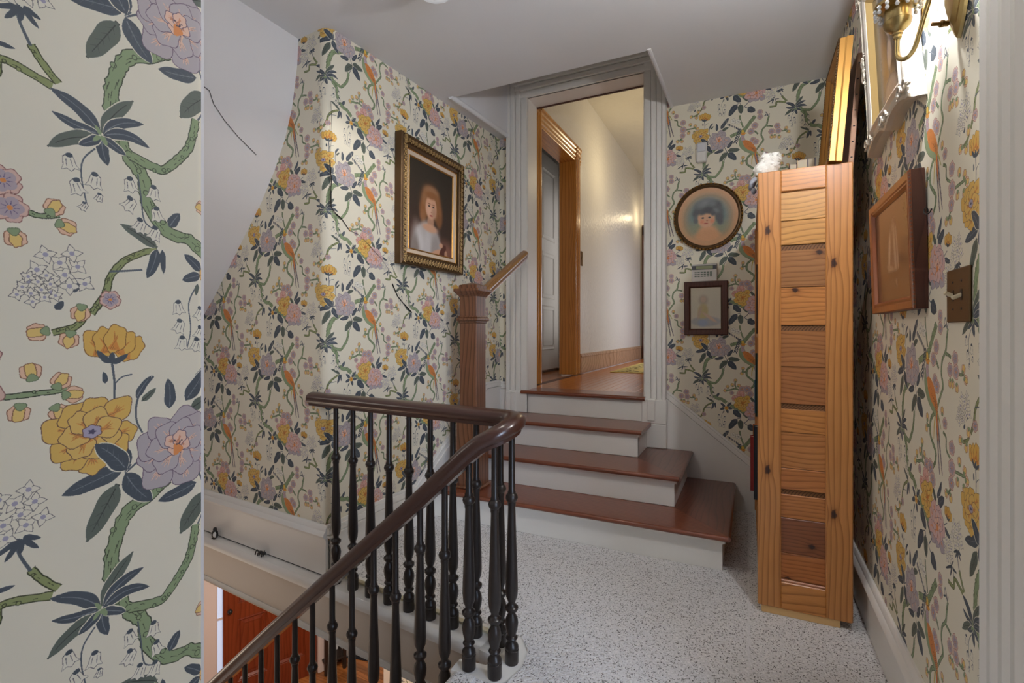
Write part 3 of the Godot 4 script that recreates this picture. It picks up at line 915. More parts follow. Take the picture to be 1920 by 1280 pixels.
	box(st, Vector3(-3.35, -2.62, -0.508), Vector3(-1.1, 2.75, -0.36))
	w = struct("wall_left", st, M.plaster)
	var la = [0.366, 1.389, 0.53, 0.644]
	paper_poly([V(-1.6, -0.2), V(0.496, -0.2), V(0.496, 2.6), V(-1.6, 2.6)], func(p): return Vector3(-0.795, p.y, -p.x), Vector3(1, 0, 0), la, w)
	st = mb()
	for i in 6:
		var p = []
		for t in [i / 6.0, (i + 1) / 6.0]:
			var an: float = PI / 2 * t
			p.append([Vector3(-0.811 + 0.016 * cos(an), 0, -0.496 - 0.016 * sin(an)), Vector3(cos(an), 0, -sin(an)), 0.496 + 0.025 * t])
		var ps = [p[0][0] + Vector3(0, -0.2, 0), p[1][0] + Vector3(0, -0.2, 0), p[1][0] + Vector3(0, 2.6, 0), p[0][0] + Vector3(0, 2.6, 0)]
		var us = [wuv(p[0][2], -0.2, la), wuv(p[1][2], -0.2, la), wuv(p[1][2], 2.6, la), wuv(p[0][2], 2.6, la)]
		for k in [0, 2, 1, 0, 3, 2]:
			st.set_normal(p[1 if k in [1, 2] else 0][1]); st.set_uv(us[k]); st.add_vertex(ps[k])
	obj("wallpaper", st, M.paper, w)
	# behind the camera, unseen: a wall whose tall window is placed to light the landing
	st = mb()
	box(st, Vector3(-1.2, -0.24, 1.6), Vector3(-0.78, 2.75, 1.75)); box(st, Vector3(-0.15, -0.24, 1.6), Vector3(0.56, 2.75, 1.75))
	box(st, Vector3(-0.80, -0.24, 1.6), Vector3(-0.14, 0.75, 1.75)); box(st, Vector3(-0.80, 2.25, 1.6), Vector3(-0.14, 2.75, 1.75))
	struct("wall_front", st, M.plaster)
	st = mb()
	box(st, Vector3(-0.78, 0.75, 1.66), Vector3(-0.74, 2.25, 1.71)); box(st, Vector3(-0.19, 0.75, 1.66), Vector3(-0.15, 2.25, 1.71)); box(st, Vector3(-0.78, 1.47, 1.66), Vector3(-0.15, 1.53, 1.71)); box(st, Vector3(-0.78, 0.75, 1.66), Vector3(-0.15, 0.80, 1.71)); box(st, Vector3(-0.78, 2.20, 1.66), Vector3(-0.15, 2.25, 1.71))
	struct("unseen_window_1", st, M.white)
	# the room on the right, beyond the door; unseen window placed for the portrait wall
	st = mb()
	box(st, Vector3(1.9, -0.24, -1.45), Vector3(2.05, 0.6, 1.75)); box(st, Vector3(1.9, 2.3, -1.45), Vector3(2.05, 2.75, 1.75))
	box(st, Vector3(1.9, 0.6, -1.45), Vector3(2.05, 2.3, 0.1)); box(st, Vector3(1.9, 0.6, 1.0), Vector3(2.05, 2.3, 1.75))
	box(st, Vector3(0.55, -0.24, -1.45), Vector3(2.0, 2.75, -1.3)); box(st, Vector3(0.55, -0.24, 1.6), Vector3(2.0, 2.75, 1.75))
	struct("wall_room", st, M.plaster)

	# ceiling with the raised well over the doorway
	st = mb()
	var pts = [[-1.66, -2.62], [-0.47, -2.62], [-0.47, -3.5], [-1.66, -3.5]]
	var slab = func(x0, z0, x1, z1):
		var p = []
		for e in [[x0, z0], [x1, z0], [x1, z1], [x0, z1]]: p.append(Vector3(e[0], ceil_y(e[1]), e[1]))
		var md := Vector3((x0 + x1) / 2, 4, (z0 + z1) / 2)
		quadc(st, p[0], p[1], p[2], p[3], md)
		quadc(st, p[0] + Vector3(0, 0.2, 0), p[1] + Vector3(0, 0.2, 0), p[2] + Vector3(0, 0.2, 0), p[3] + Vector3(0, 0.2, 0), Vector3(0, -4, 0))
	slab.call(-2.0, 1.75, 2.05, -1.7); slab.call(-2.0, -1.7, -1.66, -3.6); slab.call(-0.47, -1.7, 0.6, -3.6); slab.call(-1.66, -1.7, -0.47, -2.62)
	w = struct("ceiling", st, M.ceiling)
	st = mb()
	# the sides and the top of the well
	for cx in [-1.76, -0.469]:
		prism(st, [V(2.50, ceil_y(-2.50) + 0.002), V(3.5, ceil_y(-3.5) + 0.002), V(3.5, 3.5), V(2.50, 3.5)], Transform3D(Basis(Vector3(0, 0, -1), Vector3(0, 1, 0), Vector3(1, 0, 0)), Vector3(cx, 0, 0)), 0.10)
	box(st, Vector3(-1.7, ceil_y(-2.62) + 0.001, -2.62), Vector3(-0.4, 3.5, -2.52)); box(st, Vector3(-1.75, 3.4, -3.5), Vector3(-0.4, 3.55, -2.5))
	obj("ceiling_well", st, M.ceiling, w)
	# rolled plaster edge round the well's left side
	st = mb()
	sweep(st, [Vector3(-1.668, ceil_y(-2.6) + 0.004, -2.60), Vector3(-1.668, ceil_y(-3.0) + 0.004, -3.0), Vector3(-1.668, ceil_y(-3.43) + 0.004, -3.44)], ring(0.018, 10))
	sweep(st, [Vector3(-1.655, 2.6, -3.42), Vector3(-1.655, 3.3, -3.42)], ring(0.022, 8), Vector3(0, 0, 1))
	sweep(st, [Vector3(-0.466, ceil_y(-2.62) + 0.002, -2.60), Vector3(-0.466, ceil_y(-3.43) + 0.002, -3.44)], ring(0.012, 8))
	obj("plaster_edge", st, M.ceiling, w)
	# curved underside of the roof over the stairwell
	st = mb()
	var cv = [V(-0.19, 2.60)] + prof.slice(1)
	var cn := creased(cv, false)
	for i in cv.size() - 1:
		var p0: Vector3 = DB + DU * cv[i].x + Vector3(0, cv[i].y, 0); var p1: Vector3 = DB + DU * cv[i + 1].x + Vector3(0, cv[i + 1].y, 0)
		var q0 := Vector3(p0.x, p0.y, -0.36); var q1 := Vector3(p1.x, p1.y, -0.36)
		p0.z -= 0.02; p1.z -= 0.02
		var n0 := Vector3(-cn[i][0].x, -cn[i][0].y, 0); var n1 := Vector3(-cn[i][1].x, -cn[i][1].y, 0)
		if n0.x < 0: n0 = -n0
		if n1.x < 0: n1 = -n1
		quads(st, p0, p1, q1, q0, n0, n1, n1, n0)
		var off := Vector3(-0.15, 0.1, 0)
		quads(st, p0 + off, p1 + off, q1 + off, q0 + off, -n0, -n1, -n1, -n0)
	w = struct("ceiling_curved", st, M.plaster)
	st = mb()
	var crk = [Vector3(-2.034, 2.16, -1.20), Vector3(-2.037, 2.129, -1.322), Vector3(-2.053, 2.088, -1.351), Vector3(-2.073, 2.047, -1.412), Vector3(-2.096, 2.009, -1.491), Vector3(-2.122, 1.965, -1.605)]
	st = mb()
	for i in crk.size() - 1:
		var d: Vector3 = (crk[i + 1] - crk[i]).normalized().cross(Vector3(0.9, -0.4, 0)).normalized() * 0.0013
		quadc(st, crk[i] + d, crk[i + 1] + d, crk[i + 1] - d, crk[i] - d, Vector3(-4, 3, -1))
	obj("hairline_crack", st, M.crack_gap_dark, w)
	st = mb()
	var wx := Transform3D(Basis(Vector3(0, 0, 1), 0.0), Vector3(-2.62, 1.55, -0.80))
	frame_ring(st, 0.74, 1.0, [V(0, -0.10), V(0, 0.03), V(0.05, 0.03), V(0.05, -0.06)], Transform3D(Basis(Vector3(0, 0, -1), Vector3(0, 1, 0), Vector3(1, 0, 0)), wx.origin))
	box(st, Vector3(-2.66, 1.535, -1.12), Vector3(-2.62, 1.565, -0.48))
	struct("unseen_window_2", st, M.white)  # unseen roof window, placed out of view to light the landing from the left
	st = mb()
	box(st, Vector3(-3.4, -0.24, -1.95), Vector3(-3.2, 1.15, -0.35))
	struct("wall_stairwell", st, M.plaster)

	# skirting boards
	st = mb()
	run(st, BASE_PROF, Vector3(0.415, 0, -3.43), Vector3(0.415, 0, -1.235), Vector3(-1, 0, 0))
	struct("baseboard_right", st, M.white)
	st = mb()
	run(st, [V(0, 0.02)] + [V(0.016, 0.006), V(0.016, 0.168), V(0.021, 0.174), V(0.030, 0.186), V(0.026, 0.200), V(0.017, 0.206), V(0.016, 0.218), V(0.008, 0.23), V(0, 0.23)], DB + DU * -1.45, DB + DU * 0.012, DN)
	w = struct("baseboard_stair", st, M.white)
	st = mb()
	run(st, [V(0, 0), V(0.013, 0), V(0.013, 0.0045), V(0, 0.0045)], DB + DU * -1.0, DB + DU * 0.0, DN)
	obj("gap_shade_strip", st, M.crack_gap_dark, w)  # solid dark strip standing for the shade in the gap under the skirting
	st = mb()
	var wl := Transform3D(Basis(Vector3(0, 0, -1), Vector3(0, 1, 0), Vector3(1, 0, 0)), Vector3(-1.75, 0, 0))
	prism(st, [V(1.70, 0), V(3.44, 0), V(3.44, 0.70), V(3.20, 0.70), V(2.35, 0.18), V(1.70, 0.175)], wl, 0.014)
	w = struct("baseboard_left", st, M.white)
	for s in [[0.0, 0.012, 0.024], [0.016, 0.045, 0.018], [0.046, 0.06, 0.010]]:
		st = mb()
		prism(st, [V(1.68, 0.175 + s[0]), V(2.36, 0.18 + s[0]), V(3.20, 0.69 + s[0]), V(3.44, 0.69 + s[0]), V(3.44, 0.69 + s[1]), V(3.19, 0.69 + s[1]), V(2.34, 0.18 + s[1]), V(1.68, 0.175 + s[1])], wl, s[2])
		obj("cap_moulding", st, M.white, w)
	st = mb()
	var wb := Transform3D(Basis(Vector3(1, 0, 0), Vector3(0, 1, 0), Vector3(0, 0, 1)), Vector3(0, 0, -3.43))
	prism(st, [V(-0.50, 0.0), V(0.42, 0.0), V(0.42, 0.15), V(0.16, 0.15), V(-0.50, 0.675)], wb, 0.014)
	prism(st, [V(-1.75, 0.5), V(-1.68, 0.5), V(-1.68, 0.68), V(-1.75, 0.68)], wb, 0.014)
	w = struct("baseboard_back", st, M.white)
	for s in [[0.0, 0.012, 0.024], [0.016, 0.05, 0.018], [0.052, 0.068, 0.010]]:
		st = mb()
		prism(st, [V(-0.50, 0.668 + s[0]), V(0.16, 0.143 + s[0]), V(0.42, 0.143 + s[0]), V(0.42, 0.143 + s[1]), V(0.163, 0.143 + s[1]), V(-0.50, 0.668 + s[1])], wb, s[2])
		prism(st, [V(-1.75, 0.67 + s[0]), V(-1.68, 0.67 + s[0]), V(-1.68, 0.67 + s[1]), V(-1.75, 0.67 + s[1])], wb, s[2])
		obj("cap_moulding", st, M.white, w)

func build_doorway():
	# casing: three stepped fillets on each side and across the head, on plinth blocks
	var st = mb()
	var cas = [V(0, 0), V(0, 0.040), V(0.004, 0.046), V(0.026, 0.046), V(0.029, 0.041), V(0.029, 0.022), V(0.034, 0.022), V(0.034, 0.034), V(0.050, 0.041), V(0.066, 0.041), V(0.069, 0.036), V(0.069, 0.014), V(0.074, 0.014), V(0.074, 0.026), V(0.092, 0.032), V(0.108, 0.032), V(0.111, 0.027), V(0.111, 0.006), V(0.116, 0.006), V(0.116, 0.016), V(0.150, 0.021), V(0.162, 0.019), V(0.168, 0.010), V(0.168, 0)]
	var zf := -3.432
	prism(st, cas, Transform3D(Basis(Vector3(1, 0, 0), Vector3(0, 0, 1), Vector3(0, 1, 0)), Vector3(-1.676, 0.67, zf)), 2.38)
	var cas2 = []
	for p in cas: cas2.append(Vector2(p.x * 0.9, p.y))
	prism(st, cas2, Transform3D(Basis(Vector3(-1, 0, 0), Vector3(0, 0, 1), Vector3(0, 1, 0)), Vector3(-0.497, 0.67, zf)), 2.38)
	prism(st, cas, Transform3D(Basis(Vector3(0, -1, 0), Vector3(0, 0, 1), Vector3(1, 0, 0)), Vector3(-1.64, 3.05, zf + 0.001)), 1.11)
	var w = struct("door_1", st, M.white)
	st = mb()
	for s in [[-1.68, -1.50, 0.515], [-0.655, -0.492, 0.345]]:
		box(st, Vector3(s[0], s[2] + 0.16 if s[2] < 0.4 else s[2], zf), Vector3(s[1], 0.67, zf + 0.046), 0.006)
		box(st, Vector3(s[0] + (0.035 if s[2] < 0.4 else 0.05), s[2] + 0.18 if s[2] < 0.4 else s[2], zf), Vector3(s[0] + 0.09, 0.672, zf + 0.056), 0.006)
		box(st, Vector3(s[0], s[2], zf), Vector3(s[1], s[2] + 0.16, zf + 0.044), 0.006)
	obj("plinth_block", st, M.white, w)
	st = mb()
	box(st, Vector3(-1.53, 0.66, -3.60), Vector3(-1.508, 2.90, -3.42)); box(st, Vector3(-0.648, 0.66, -3.60), Vector3(-0.62, 2.90, -3.42)); box(st, Vector3(-1.53, 2.882, -3.60), Vector3(-0.62, 2.91, -3.42))
	obj("door_jamb", st, M.white, w)
	st = mb()
	box(st, Vector3(-1.53, 2.874, -3.612), Vector3(-0.62, 2.90, -3.598)); box(st, Vector3(-0.662, 0.69, -3.612), Vector3(-0.62, 2.90, -3.598))
	obj("dark_stop", st, M.dark_wood, w)

func build_stairs():
	var t := thing("staircase", "flight of four brown stained wooden steps with white risers rising to the doorway", "staircase", Vector3(-0.9, 0, -2.9))
	var lv = [[0.173, -2.523, -0.114], [0.345, -2.795, -0.365], [0.515, -3.095, -0.62]]
	for i in 3:
		var y: float = lv[i][0]
		var zf: float = lv[i][1]
		var xr: float = lv[i][2]
		var y0: float = 0.0 if i == 0 else lv[i - 1][0]
		var xl := -1.735
		var zb: float = -3.41
		var xin: float = -0.365 if i == 0 else (-0.62 if i == 1 else -0.9)
		var st = mb()
		box(st, Vector3(xl, y0, zf - 0.02), Vector3(xr, y - 0.026, zf), 0.002)
		obj("riser", st, M.white, t)
		st = mb()
		box(st, Vector3(xr - 0.02, y0, zb), Vector3(xr, y - 0.026, zf - 0.0005), 0.002)
		obj("side_riser", st, M.white, t)
		st = mb()
		run(st, [V(0, 0), V(0.014, 0), V(0.010, -0.006), V(0.004, -0.012), V(0.003, -0.02), V(0, -0.02)], Vector3(xl, y - 0.026, zf), Vector3(xr + 0.012, y - 0.026, zf), Vector3(0, 0, 1))
		run(st, [V(0, 0), V(0.014, 0), V(0.010, -0.006), V(0.004, -0.012), V(0.003, -0.02), V(0, -0.02)], Vector3(xr, y - 0.026, zf + 0.012), Vector3(xr, y - 0.026, zb), Vector3(1, 0, 0))
		obj("cove_moulding", st, M.white, t)
		# the tread: front board and mitred return, both with a rounded nosing
		var n := 0.027
		var dz: float = (zf - (lv[i + 1][1] if i < 2 else zb))
		var zi: float = lv[i + 1][1] + 0.004 if i < 2 else zb
		var rot := Basis(Vector3(1, 0, 0), Vector3(0, 0, 1), Vector3(0, -1, 0))
		var q = [V(xl, zi - 0.03), V(xin if i < 2 else xr, zi - 0.03 if i == 2 else zi), V(xr + n - 0.001, zf + n), V(xl, zf + n)]
		if i == 2: q = [V(xl, zb), V(xr + n, zb), V(xr + n, zf + n), V(xl, zf + n)]
		st = mb()
		prism(st, q, Transform3D(rot, Vector3(0, y, 0)), 0.026)
		sweep(st, [Vector3(xl, y - 0.013, zf + n - 0.002), Vector3(xr + n, y - 0.013, zf + n - 0.002)], ring(0.0128, 12))
		obj("tread", st, M.tread, t)
		if i < 2:
			st = mb()
			prism(st, [V(xin + 0.001, zi), V(xr + n, zf + n), V(xr + n, zb), V(xin - 0.02, zb), V(xin - 0.02, zi)], Transform3D(rot, Vector3(0, y - 0.0002, 0)), 0.026)
			sweep(st, [Vector3(xr + n - 0.002, y - 0.013, zf + n), Vector3(xr + n - 0.002, y - 0.013, zb)], ring(0.0128, 12))
			obj("tread_return", st, M.tread_side, t)
	var st = mb()
	box(st, Vector3(-1.56, 0.515, -3.425), Vector3(-0.635, 0.66, -3.405), 0.002)
	obj("riser", st, M.white, t)
	st = mb()
	box(st, Vector3(-1.507, 0.657, -3.60), Vector3(-0.649, 0.684, -3.38))
	sweep(st, [Vector3(-1.545, 0.6705, -3.382), Vector3(-0.632, 0.6705, -3.382)], ring(0.0135, 12))
	box(st, Vector3(-1.545, 0.657, -3.40), Vector3(-0.632, 0.684, -3.382))
	obj("threshold", st, M.tread, t)

	# the box newel at the foot of them
	t = thing("newel_post", "square stained wooden newel post with moulded cap standing on the bottom step", "newel post", Vector3(-1.535, 0.173, -2.64))
	var c := Vector3(-1.533, 0, -2.642)
	var sq = func(st2, h: float, y0: float, y1: float, bv: float): box(st2, c + Vector3(-h, y0, -h), c + Vector3(h, y1, h), bv)
	st = mb()
	sq.call(st, 0.0585, 0.64, 1.36, 0.003)
	obj("shaft", st, M.newel, t)
	st = mb()
	sq.call(st, 0.073, 0.173, 0.60, 0.003); sq.call(st, 0.080, 0.600, 0.615, 0.004); sq.call(st, 0.072, 0.615, 0.630, 0.004); sq.call(st, 0.064, 0.63, 0.645, 0.004)
	sq.call(st, 0.084, 0.173, 0.19, 0.006)
	obj("base", st, M.newel, t)
	st = mb()
	sq.call(st, 0.066, 1.172, 1.19, 0.005); sq.call(st, 0.076, 1.186, 1.206, 0.005); sq.call(st, 0.068, 1.206, 1.216, 0.003)
	obj("collar", st, M.newel, t)
	st = mb()
	var pr = [[0.061, 1.335], [0.066, 1.343], [0.072, 1.348], [0.082, 1.362], [0.086, 1.366], [0.086, 1.378], [0.082, 1.382], [0.062, 1.384], [0.062, 1.402], [0.058, 1.406], [0.0, 1.424]]
	for i in pr.size() - 1:
		for k in 4:
			var q = []
			for e in [[k, i], [(k + 1) % 4, i], [(k + 1) % 4, i + 1], [k, i + 1]]:
				var an: float = PI / 4 + e[0] * PI / 2
				q.append(c + Vector3(cos(an) * pr[e[1]][0] * 1.414, pr[e[1]][1], sin(an) * pr[e[1]][0] * 1.414))
			quadc(st, q[0], q[1], q[2], q[3] if i < pr.size() - 2 else q[2] + (q[3] - q[2]) * 0.5 + Vector3(0, 0.0001, 0), c + Vector3(0, 1.372, 0))
	obj("cap", st, M.newel, t)

	t = thing("stair_handrail", "short golden brown wooden handrail sloping up from the newel post to the door casing", "handrail", Vector3(-1.5, 0.9, -3.0))
	st = mb()
	sweep(st, [Vector3(-1.522, 1.34, -2.703), Vector3(-1.522, 1.70, -3.396)], [V(-0.018, -0.035), V(0.018, -0.035), V(0.021, -0.015), V(0.029, -0.004), V(0.03, 0.01), V(0.024, 0.024), V(0.0, 0.033), V(-0.024, 0.024), V(-0.03, 0.01), V(-0.029, -0.004), V(-0.021, -0.015)])
	obj("rail", st, M.oak_rail, t)

func baluster_mesh(top: float) -> SurfaceTool:
	var p = [V(0, 0), V(0.0225, 0), V(0.0235, 0.004), V(0.0235, 0.046), V(0.0215, 0.048), V(0.0235, 0.051), V(0.0225, 0.060), V(0.016, 0.068), V(0.013, 0.074), V(0.013, 0.078), V(0.018, 0.080), V(0.0205, 0.085), V(0.018, 0.090), V(0.0145, 0.093), V(0.0150, 0.098), V(0.0205, 0.118), V(0.0225, 0.136), V(0.020, 0.152), V(0.013, 0.166), V(0.012, 0.172), V(0.017, 0.174), V(0.0225, 0.182), V(0.0225, 0.190), V(0.015, 0.196), V(0.012, 0.202), V(0.013, 0.208), V(0.0195, 0.225), V(0.0215, 0.25), V(0.0205, 0.29), V(0.0165, 0.40), V(0.0132, 0.50), V(0.0125, 0.53), V(0.0142, 0.536), V(0.0142, 0.545), V(0.019, 0.550), V(0.0215, 0.559), V(0.019, 0.568), V(0.0135, 0.574), V(0.0140, 0.578), V(0.0112, 0.584), V(0.0105, top), V(0, top)]
	var st := mb()
	lathe(st, p, 16)
	return st

func build_balustrade():
	var t := thing("balustrade", "dark turned balustrade with a mahogany handrail that curls round and descends the stairwell", "balustrade", Vector3(-1.2, 0, -1.55))
	var st = mb()
	var path = []
	for i in 7: path.append(Vector3(lerpf(-1.825, -0.90, i / 6.0), 0.812, zfar(lerpf(-1.825, -0.90, i / 6.0))))
	var cx := -0.800
	var zn := -1.422
	var zc := (zfar(-0.82) + zn) / 2
	var r := (zn - zfar(-0.82)) / 2
	for i in 13:
		var an := PI * i / 12.0
		path.append(Vector3(cx + sin(an) * r * 1.02, 0.812 - pow(maxf(0.0, (i - 4) / 8.0), 1.7) * 0.062, zc - cos(an) * r))
	var down = [V(-0.843, 0.715), V(-0.911, 0.652), V(-0.982, 0.587), V(-1.056, 0.52), V(-1.30, 0.31), V(-1.543, 0.10), V(-1.852, -0.172), V(-2.7, -0.93)]
	for q in down: path.append(Vector3(q.x, q.y, zn - 0.045 * maxf(0.0, -q.x - 0.95)))
	var under = func(x: float) -> float:
		for i in down.size() - 1:
			if x <= down[i].x and x >= down[i + 1].x: return lerpf(down[i].y, down[i + 1].y, (x - down[i].x) / (down[i + 1].x - down[i].x)) - 0.022
		return 0.745
	var sec = [V(-0.021, -0.03), V(0.021, -0.03), V(0.023, -0.018), V(0.033, -0.010), V(0.0375, 0.001), V(0.036, 0.013), V(0.028, 0.023), V(0.014, 0.029), V(0, 0.031), V(-0.014, 0.029), V(-0.028, 0.023), V(-0.036, 0.013), V(-0.0375, 0.001), V(-0.033, -0.010), V(-0.023, -0.018)]
	sweep(st, path, sec)
	obj("handrail", st, M.rail, t)
	var bm: Mesh
	var add = func(p: Vector3, y1: float):
		var o: MeshInstance3D = obj("baluster", baluster_mesh(y1 - p.y), M.baluster, t, true)
		o.position = p - B
	for x in [-1.667, -1.558, -1.452, -1.345, -1.237, -1.127, -1.017, -0.910, -0.805]: add.call(Vector3(x, 0.0, zfar(x)), 0.79)
	add.call(Vector3(-0.727, 0.0, -1.515), 0.79)
	var k := 0
	for x in [-0.745, -0.842]: add.call(Vector3(x, 0.002, -1.425), under.call(x))
	for s in range(1, 7):
		for e in [0.935, 1.04]:
			var x: float = -(e + (s - 1) * 0.2165)
			add.call(Vector3(x, -0.197 * s, zn - 0.045 * (-x - 0.95)), under.call(x))

	# the carpeted flight going down beside it
	st = mb()
	for s in range(1, 13):
		var x0 := -0.862 - 0.2165 * s
		box(st, Vector3(x0 - 0.02, -0.197 * s - 0.19, -1.43 - 0.04 * s * 0.2), Vector3(x0 + 0.2165, -0.197 * s, -0.52), 0.012)
	var f = struct("floor_stairs", st, M.carpet)
	st = mb()
	prism(st, [V(-0.80, -0.03), V(-0.90, -0.03), V(-0.90, -0.16), V(-3.5, -2.53), V(-3.5, -2.62), V(-3.2, -2.62), V(-0.80, -0.42)], Transform3D(Basis(Vector3(1, 0, 0), Vector3(0, 1, 0), Vector3(0, 0, 1)), Vector3(0, 0, -1.462)), 0.03)
	obj("stringer", st, M.white, f)

func build_bookcase():
	var t := thing("bookcase", "tall pine bookcase standing end-on against the right wall, its panelled end facing the room", "bookcase", Vector3(0.19, 0, -2.8))
	var x0 := 0.030
	var x1 := 0.350
	var zf := -2.220
	var st = mb()
	box(st, Vector3(x0, 0.028, zf - 0.022), Vector3(x0 + 0.083, 1.758, zf), 0.004)
	obj("stile", st, M.pine, t)
	st = mb()
	box(st, Vector3(x1 - 0.087, 0.028, zf - 0.022), Vector3(x1, 1.758, zf), 0.004)
	var m2 = M.pine.duplicate(); m2.uv1_offset = Vector3(0.55, 0.35, 0.4)
	obj("stile", st, m2, t)
	st = mb()
	box(st, Vector3(x0 + 0.082, 1.672, zf - 0.0215), Vector3(x1 - 0.086, 1.758, zf - 0.0004), 0.003)
	obj("rail", st, M.pine_u, t)
	st = mb()
	box(st, Vector3(x0 + 0.082, 0.028, zf - 0.0215), Vector3(x1 - 0.086, 0.135, zf - 0.0004), 0.003)
	var m3 = M.pine_u.duplicate(); m3.uv1_offset = Vector3(0.3, 0.6, 0)
	obj("rail", st, m3, t)
	st = mb()
	box(st, Vector3(x0 + 0.083, 0.1352, zf - 0.018), Vector3(x1 - 0.087, 0.143, zf - 0.006), 0.002)
	obj("sill_strip", st, mat(Color8(206, 150, 116), 0.4), t)
	# boards of the panel, stacked between the stiles
	var px_y := func(v: float) -> float: return 1.12 - (v - 622.0) / 929.0 * 1.935
	var cuts = [350.0, 412.0, 458.0, 538.0, 610.0, 688.0, 758.0, 812.0, 880.0, 920.0, 974.0, 1040.0, 1090.0]
	var tone = [Color8(222, 166, 92), Color8(222, 164, 88), Color8(176, 122, 72), Color8(216, 146, 78), Color8(184, 124, 72), Color8(184, 122, 70), Color8(212, 144, 74), Color8(204, 138, 74), Color8(204, 132, 66), Color8(206, 134, 66), Color8(150, 90, 52), Color8(200, 124, 62)]
	for i in 12:
		var ya: float = px_y.call(cuts[i + 1])
		var yb: float = px_y.call(cuts[i])
		var wedge: bool = i in [2, 4, 6, 9]
		st = mb()
		var dep := 0.010 if i % 2 == 0 else 0.0115
		box(st, Vector3(x0 + 0.080, ya + 0.0008, zf - 0.03), Vector3(x1 - 0.084, yb - (0.021 if wedge else 0.0008), zf - dep), 0.0016)
		var mm = M.pine_u.duplicate()
		mm.albedo_color = tone[i]
		mm.uv1_offset = Vector3(0.13 * i, 0.37 * i, 0)
		obj("panel_board", st, mm, t)
		if wedge:
			st = mb()
			box(st, Vector3(x0 + 0.080, yb - 0.021, zf - 0.03), Vector3(x1 - 0.084, yb - 0.001, zf - 0.0165))
			obj("end_grain_strip", st, M.pine_end, t)
	# carcass: the other end, back, top, shelves, plinth
	st = mb()
	box(st, Vector3(x0, 0.028, -3.405), Vector3(x1, 1.75, -3.38), 0.003)
	obj("far_end", st, M.pine, t)
	st = mb()
	box(st, Vector3(x1 - 0.014, 0.03, -3.38), Vector3(x1 - 0.002, 1.75, zf - 0.022))
	obj("back_panel", st, M.pine, t)
	for y in [0.06, 0.41, 0.75, 1.09, 1.42, 1.735]:
		st = mb()
		box(st, Vector3(x0 + 0.004, y, -3.382), Vector3(x1 - 0.012, y + 0.022, zf - 0.02), 0.003)
		obj("shelf", st, M.pine, t)
	st = mb()
	box(st, Vector3(x0 + 0.014, 0.0, -3.38), Vector3(x1 - 0.040, 0.062, zf - 0.004), 0.002)
	obj("plinth", st, mat(Color8(226, 186, 128), 0.5), t)

	# books whose spines stand proud of the shelves
	var cols = {"red": Color8(150, 34, 28), "white": Color8(226, 224, 220), "dark green": Color8(24, 48, 40), "black": Color8(34, 32, 36), "blue": Color8(52, 110, 140), "orange": Color8(204, 120, 62), "grey": Color8(160, 160, 164)}
	var list = [
		[1.112, 0.255, "white", 0.030, -2.35, "tall white spined book on the bookcase's upper shelf"], [1.112, 0.285, "black", 0.026, -2.30, "tall black spined book at the near end of the bookcase's upper shelf"],
		[0.772, 0.26, "dark green", 0.022, -2.30, "dark green spined book standing on the middle shelf of the bookcase"], [0.772, 0.14, "blue", 0.020, -2.40, "small blue spined book beside the dark green one in the bookcase"],
		[0.772, 0.20, "white", 0.022, -2.46, "white spined book on the middle shelf of the bookcase"], [0.432, 0.27, "white", 0.020, -2.35, "white spined book on the lower shelf of the bookcase"], [0.432, 0.235, "red", 0.004, -2.42, "red spined book jutting out furthest from the lower shelf of the bookcase"],
		[0.432, 0.27, "orange", 0.014, -2.50, "orange spined book on the lower shelf of the bookcase"], [0.432, 0.30, "black", 0.016, -2.30, "black spined book at the near end of the lower shelf of the bookcase"]]
	for b in list:
		var k := thing("book", b[5], "book", Vector3(0.13, b[0], b[4]), "books on the shelves of the pine bookcase")
		st = mb()
		var th := 0.036
		box(st, Vector3(b[3], b[0], b[4]), Vector3(b[3] + 0.004, b[0] + b[1], b[4] + th), 0.001)
		box(st, Vector3(b[3], b[0], b[4]), Vector3(b[3] + 0.20, b[0] + b[1], b[4] + 0.003)); box(st, Vector3(b[3], b[0], b[4] + th - 0.003), Vector3(b[3] + 0.20, b[0] + b[1], b[4] + th))
		obj("cover", st, mat(cols[b[2]], 0.5), k)
		st = mb()
		box(st, Vector3(b[3] + 0.003, b[0] + 0.004, b[4] + 0.003), Vector3(b[3] + 0.195, b[0] + b[1] - 0.004, b[4] + th - 0.003))
		obj("pages", st, mat(Color8(230, 222, 202), 0.8), k)

	# what stands on top
	var y := 1.758
	t = thing("figurine", "white ruffled ceramic figurine on the front corner of the bookcase top", "figurine", Vector3(0.066, y, -2.31))
	st = mb()
	rg.seed = 3
	for q in [[V(0.050, 0.035), 0.036], [V(0.075, 0.042), 0.036], [V(0.062, 0.075), 0.027], [V(0.092, 0.078), 0.024]]:
		ball(st, Vector3(q[0].x, y + q[0].y, -2.31), Vector3(q[1], q[1] * 1.0, q[1]))
		for i in 26:
			var d := Vector3(rg.randfn(), rg.randfn(), rg.randfn()).normalized()
			ball(st, Vector3(q[0].x, y + q[0].y, -2.31) + d * q[1] * 0.92, Vector3(0.010, 0.005, 0.006), Basis(Vector3(rg.randfn(), 0.3, rg.randfn()).normalized(), rg.randf() * TAU), 8)
	box(st, Vector3(0.032, y, -2.345), Vector3(0.10, y + 0.012, -2.275), 0.004)
	obj("body", st, M.porcelain, t)
	st = mb()
	t = thing("grey_ornament", "small grey ceramic ornament hanging beside the bookcase's front top corner below the white figurine", "ornament", Vector3(0.012, 1.73, -2.29))
	ball(st, Vector3(0.012, 1.735, -2.29), Vector3(0.013, 0.03, 0.02), Basis(Vector3(0, 0, 1), -0.35))
	ball(st, Vector3(0.016, 1.703, -2.285), Vector3(0.010, 0.014, 0.014))
	obj("body", st, mat(Color8(158, 160, 168), 0.35), t)
	st = mb()
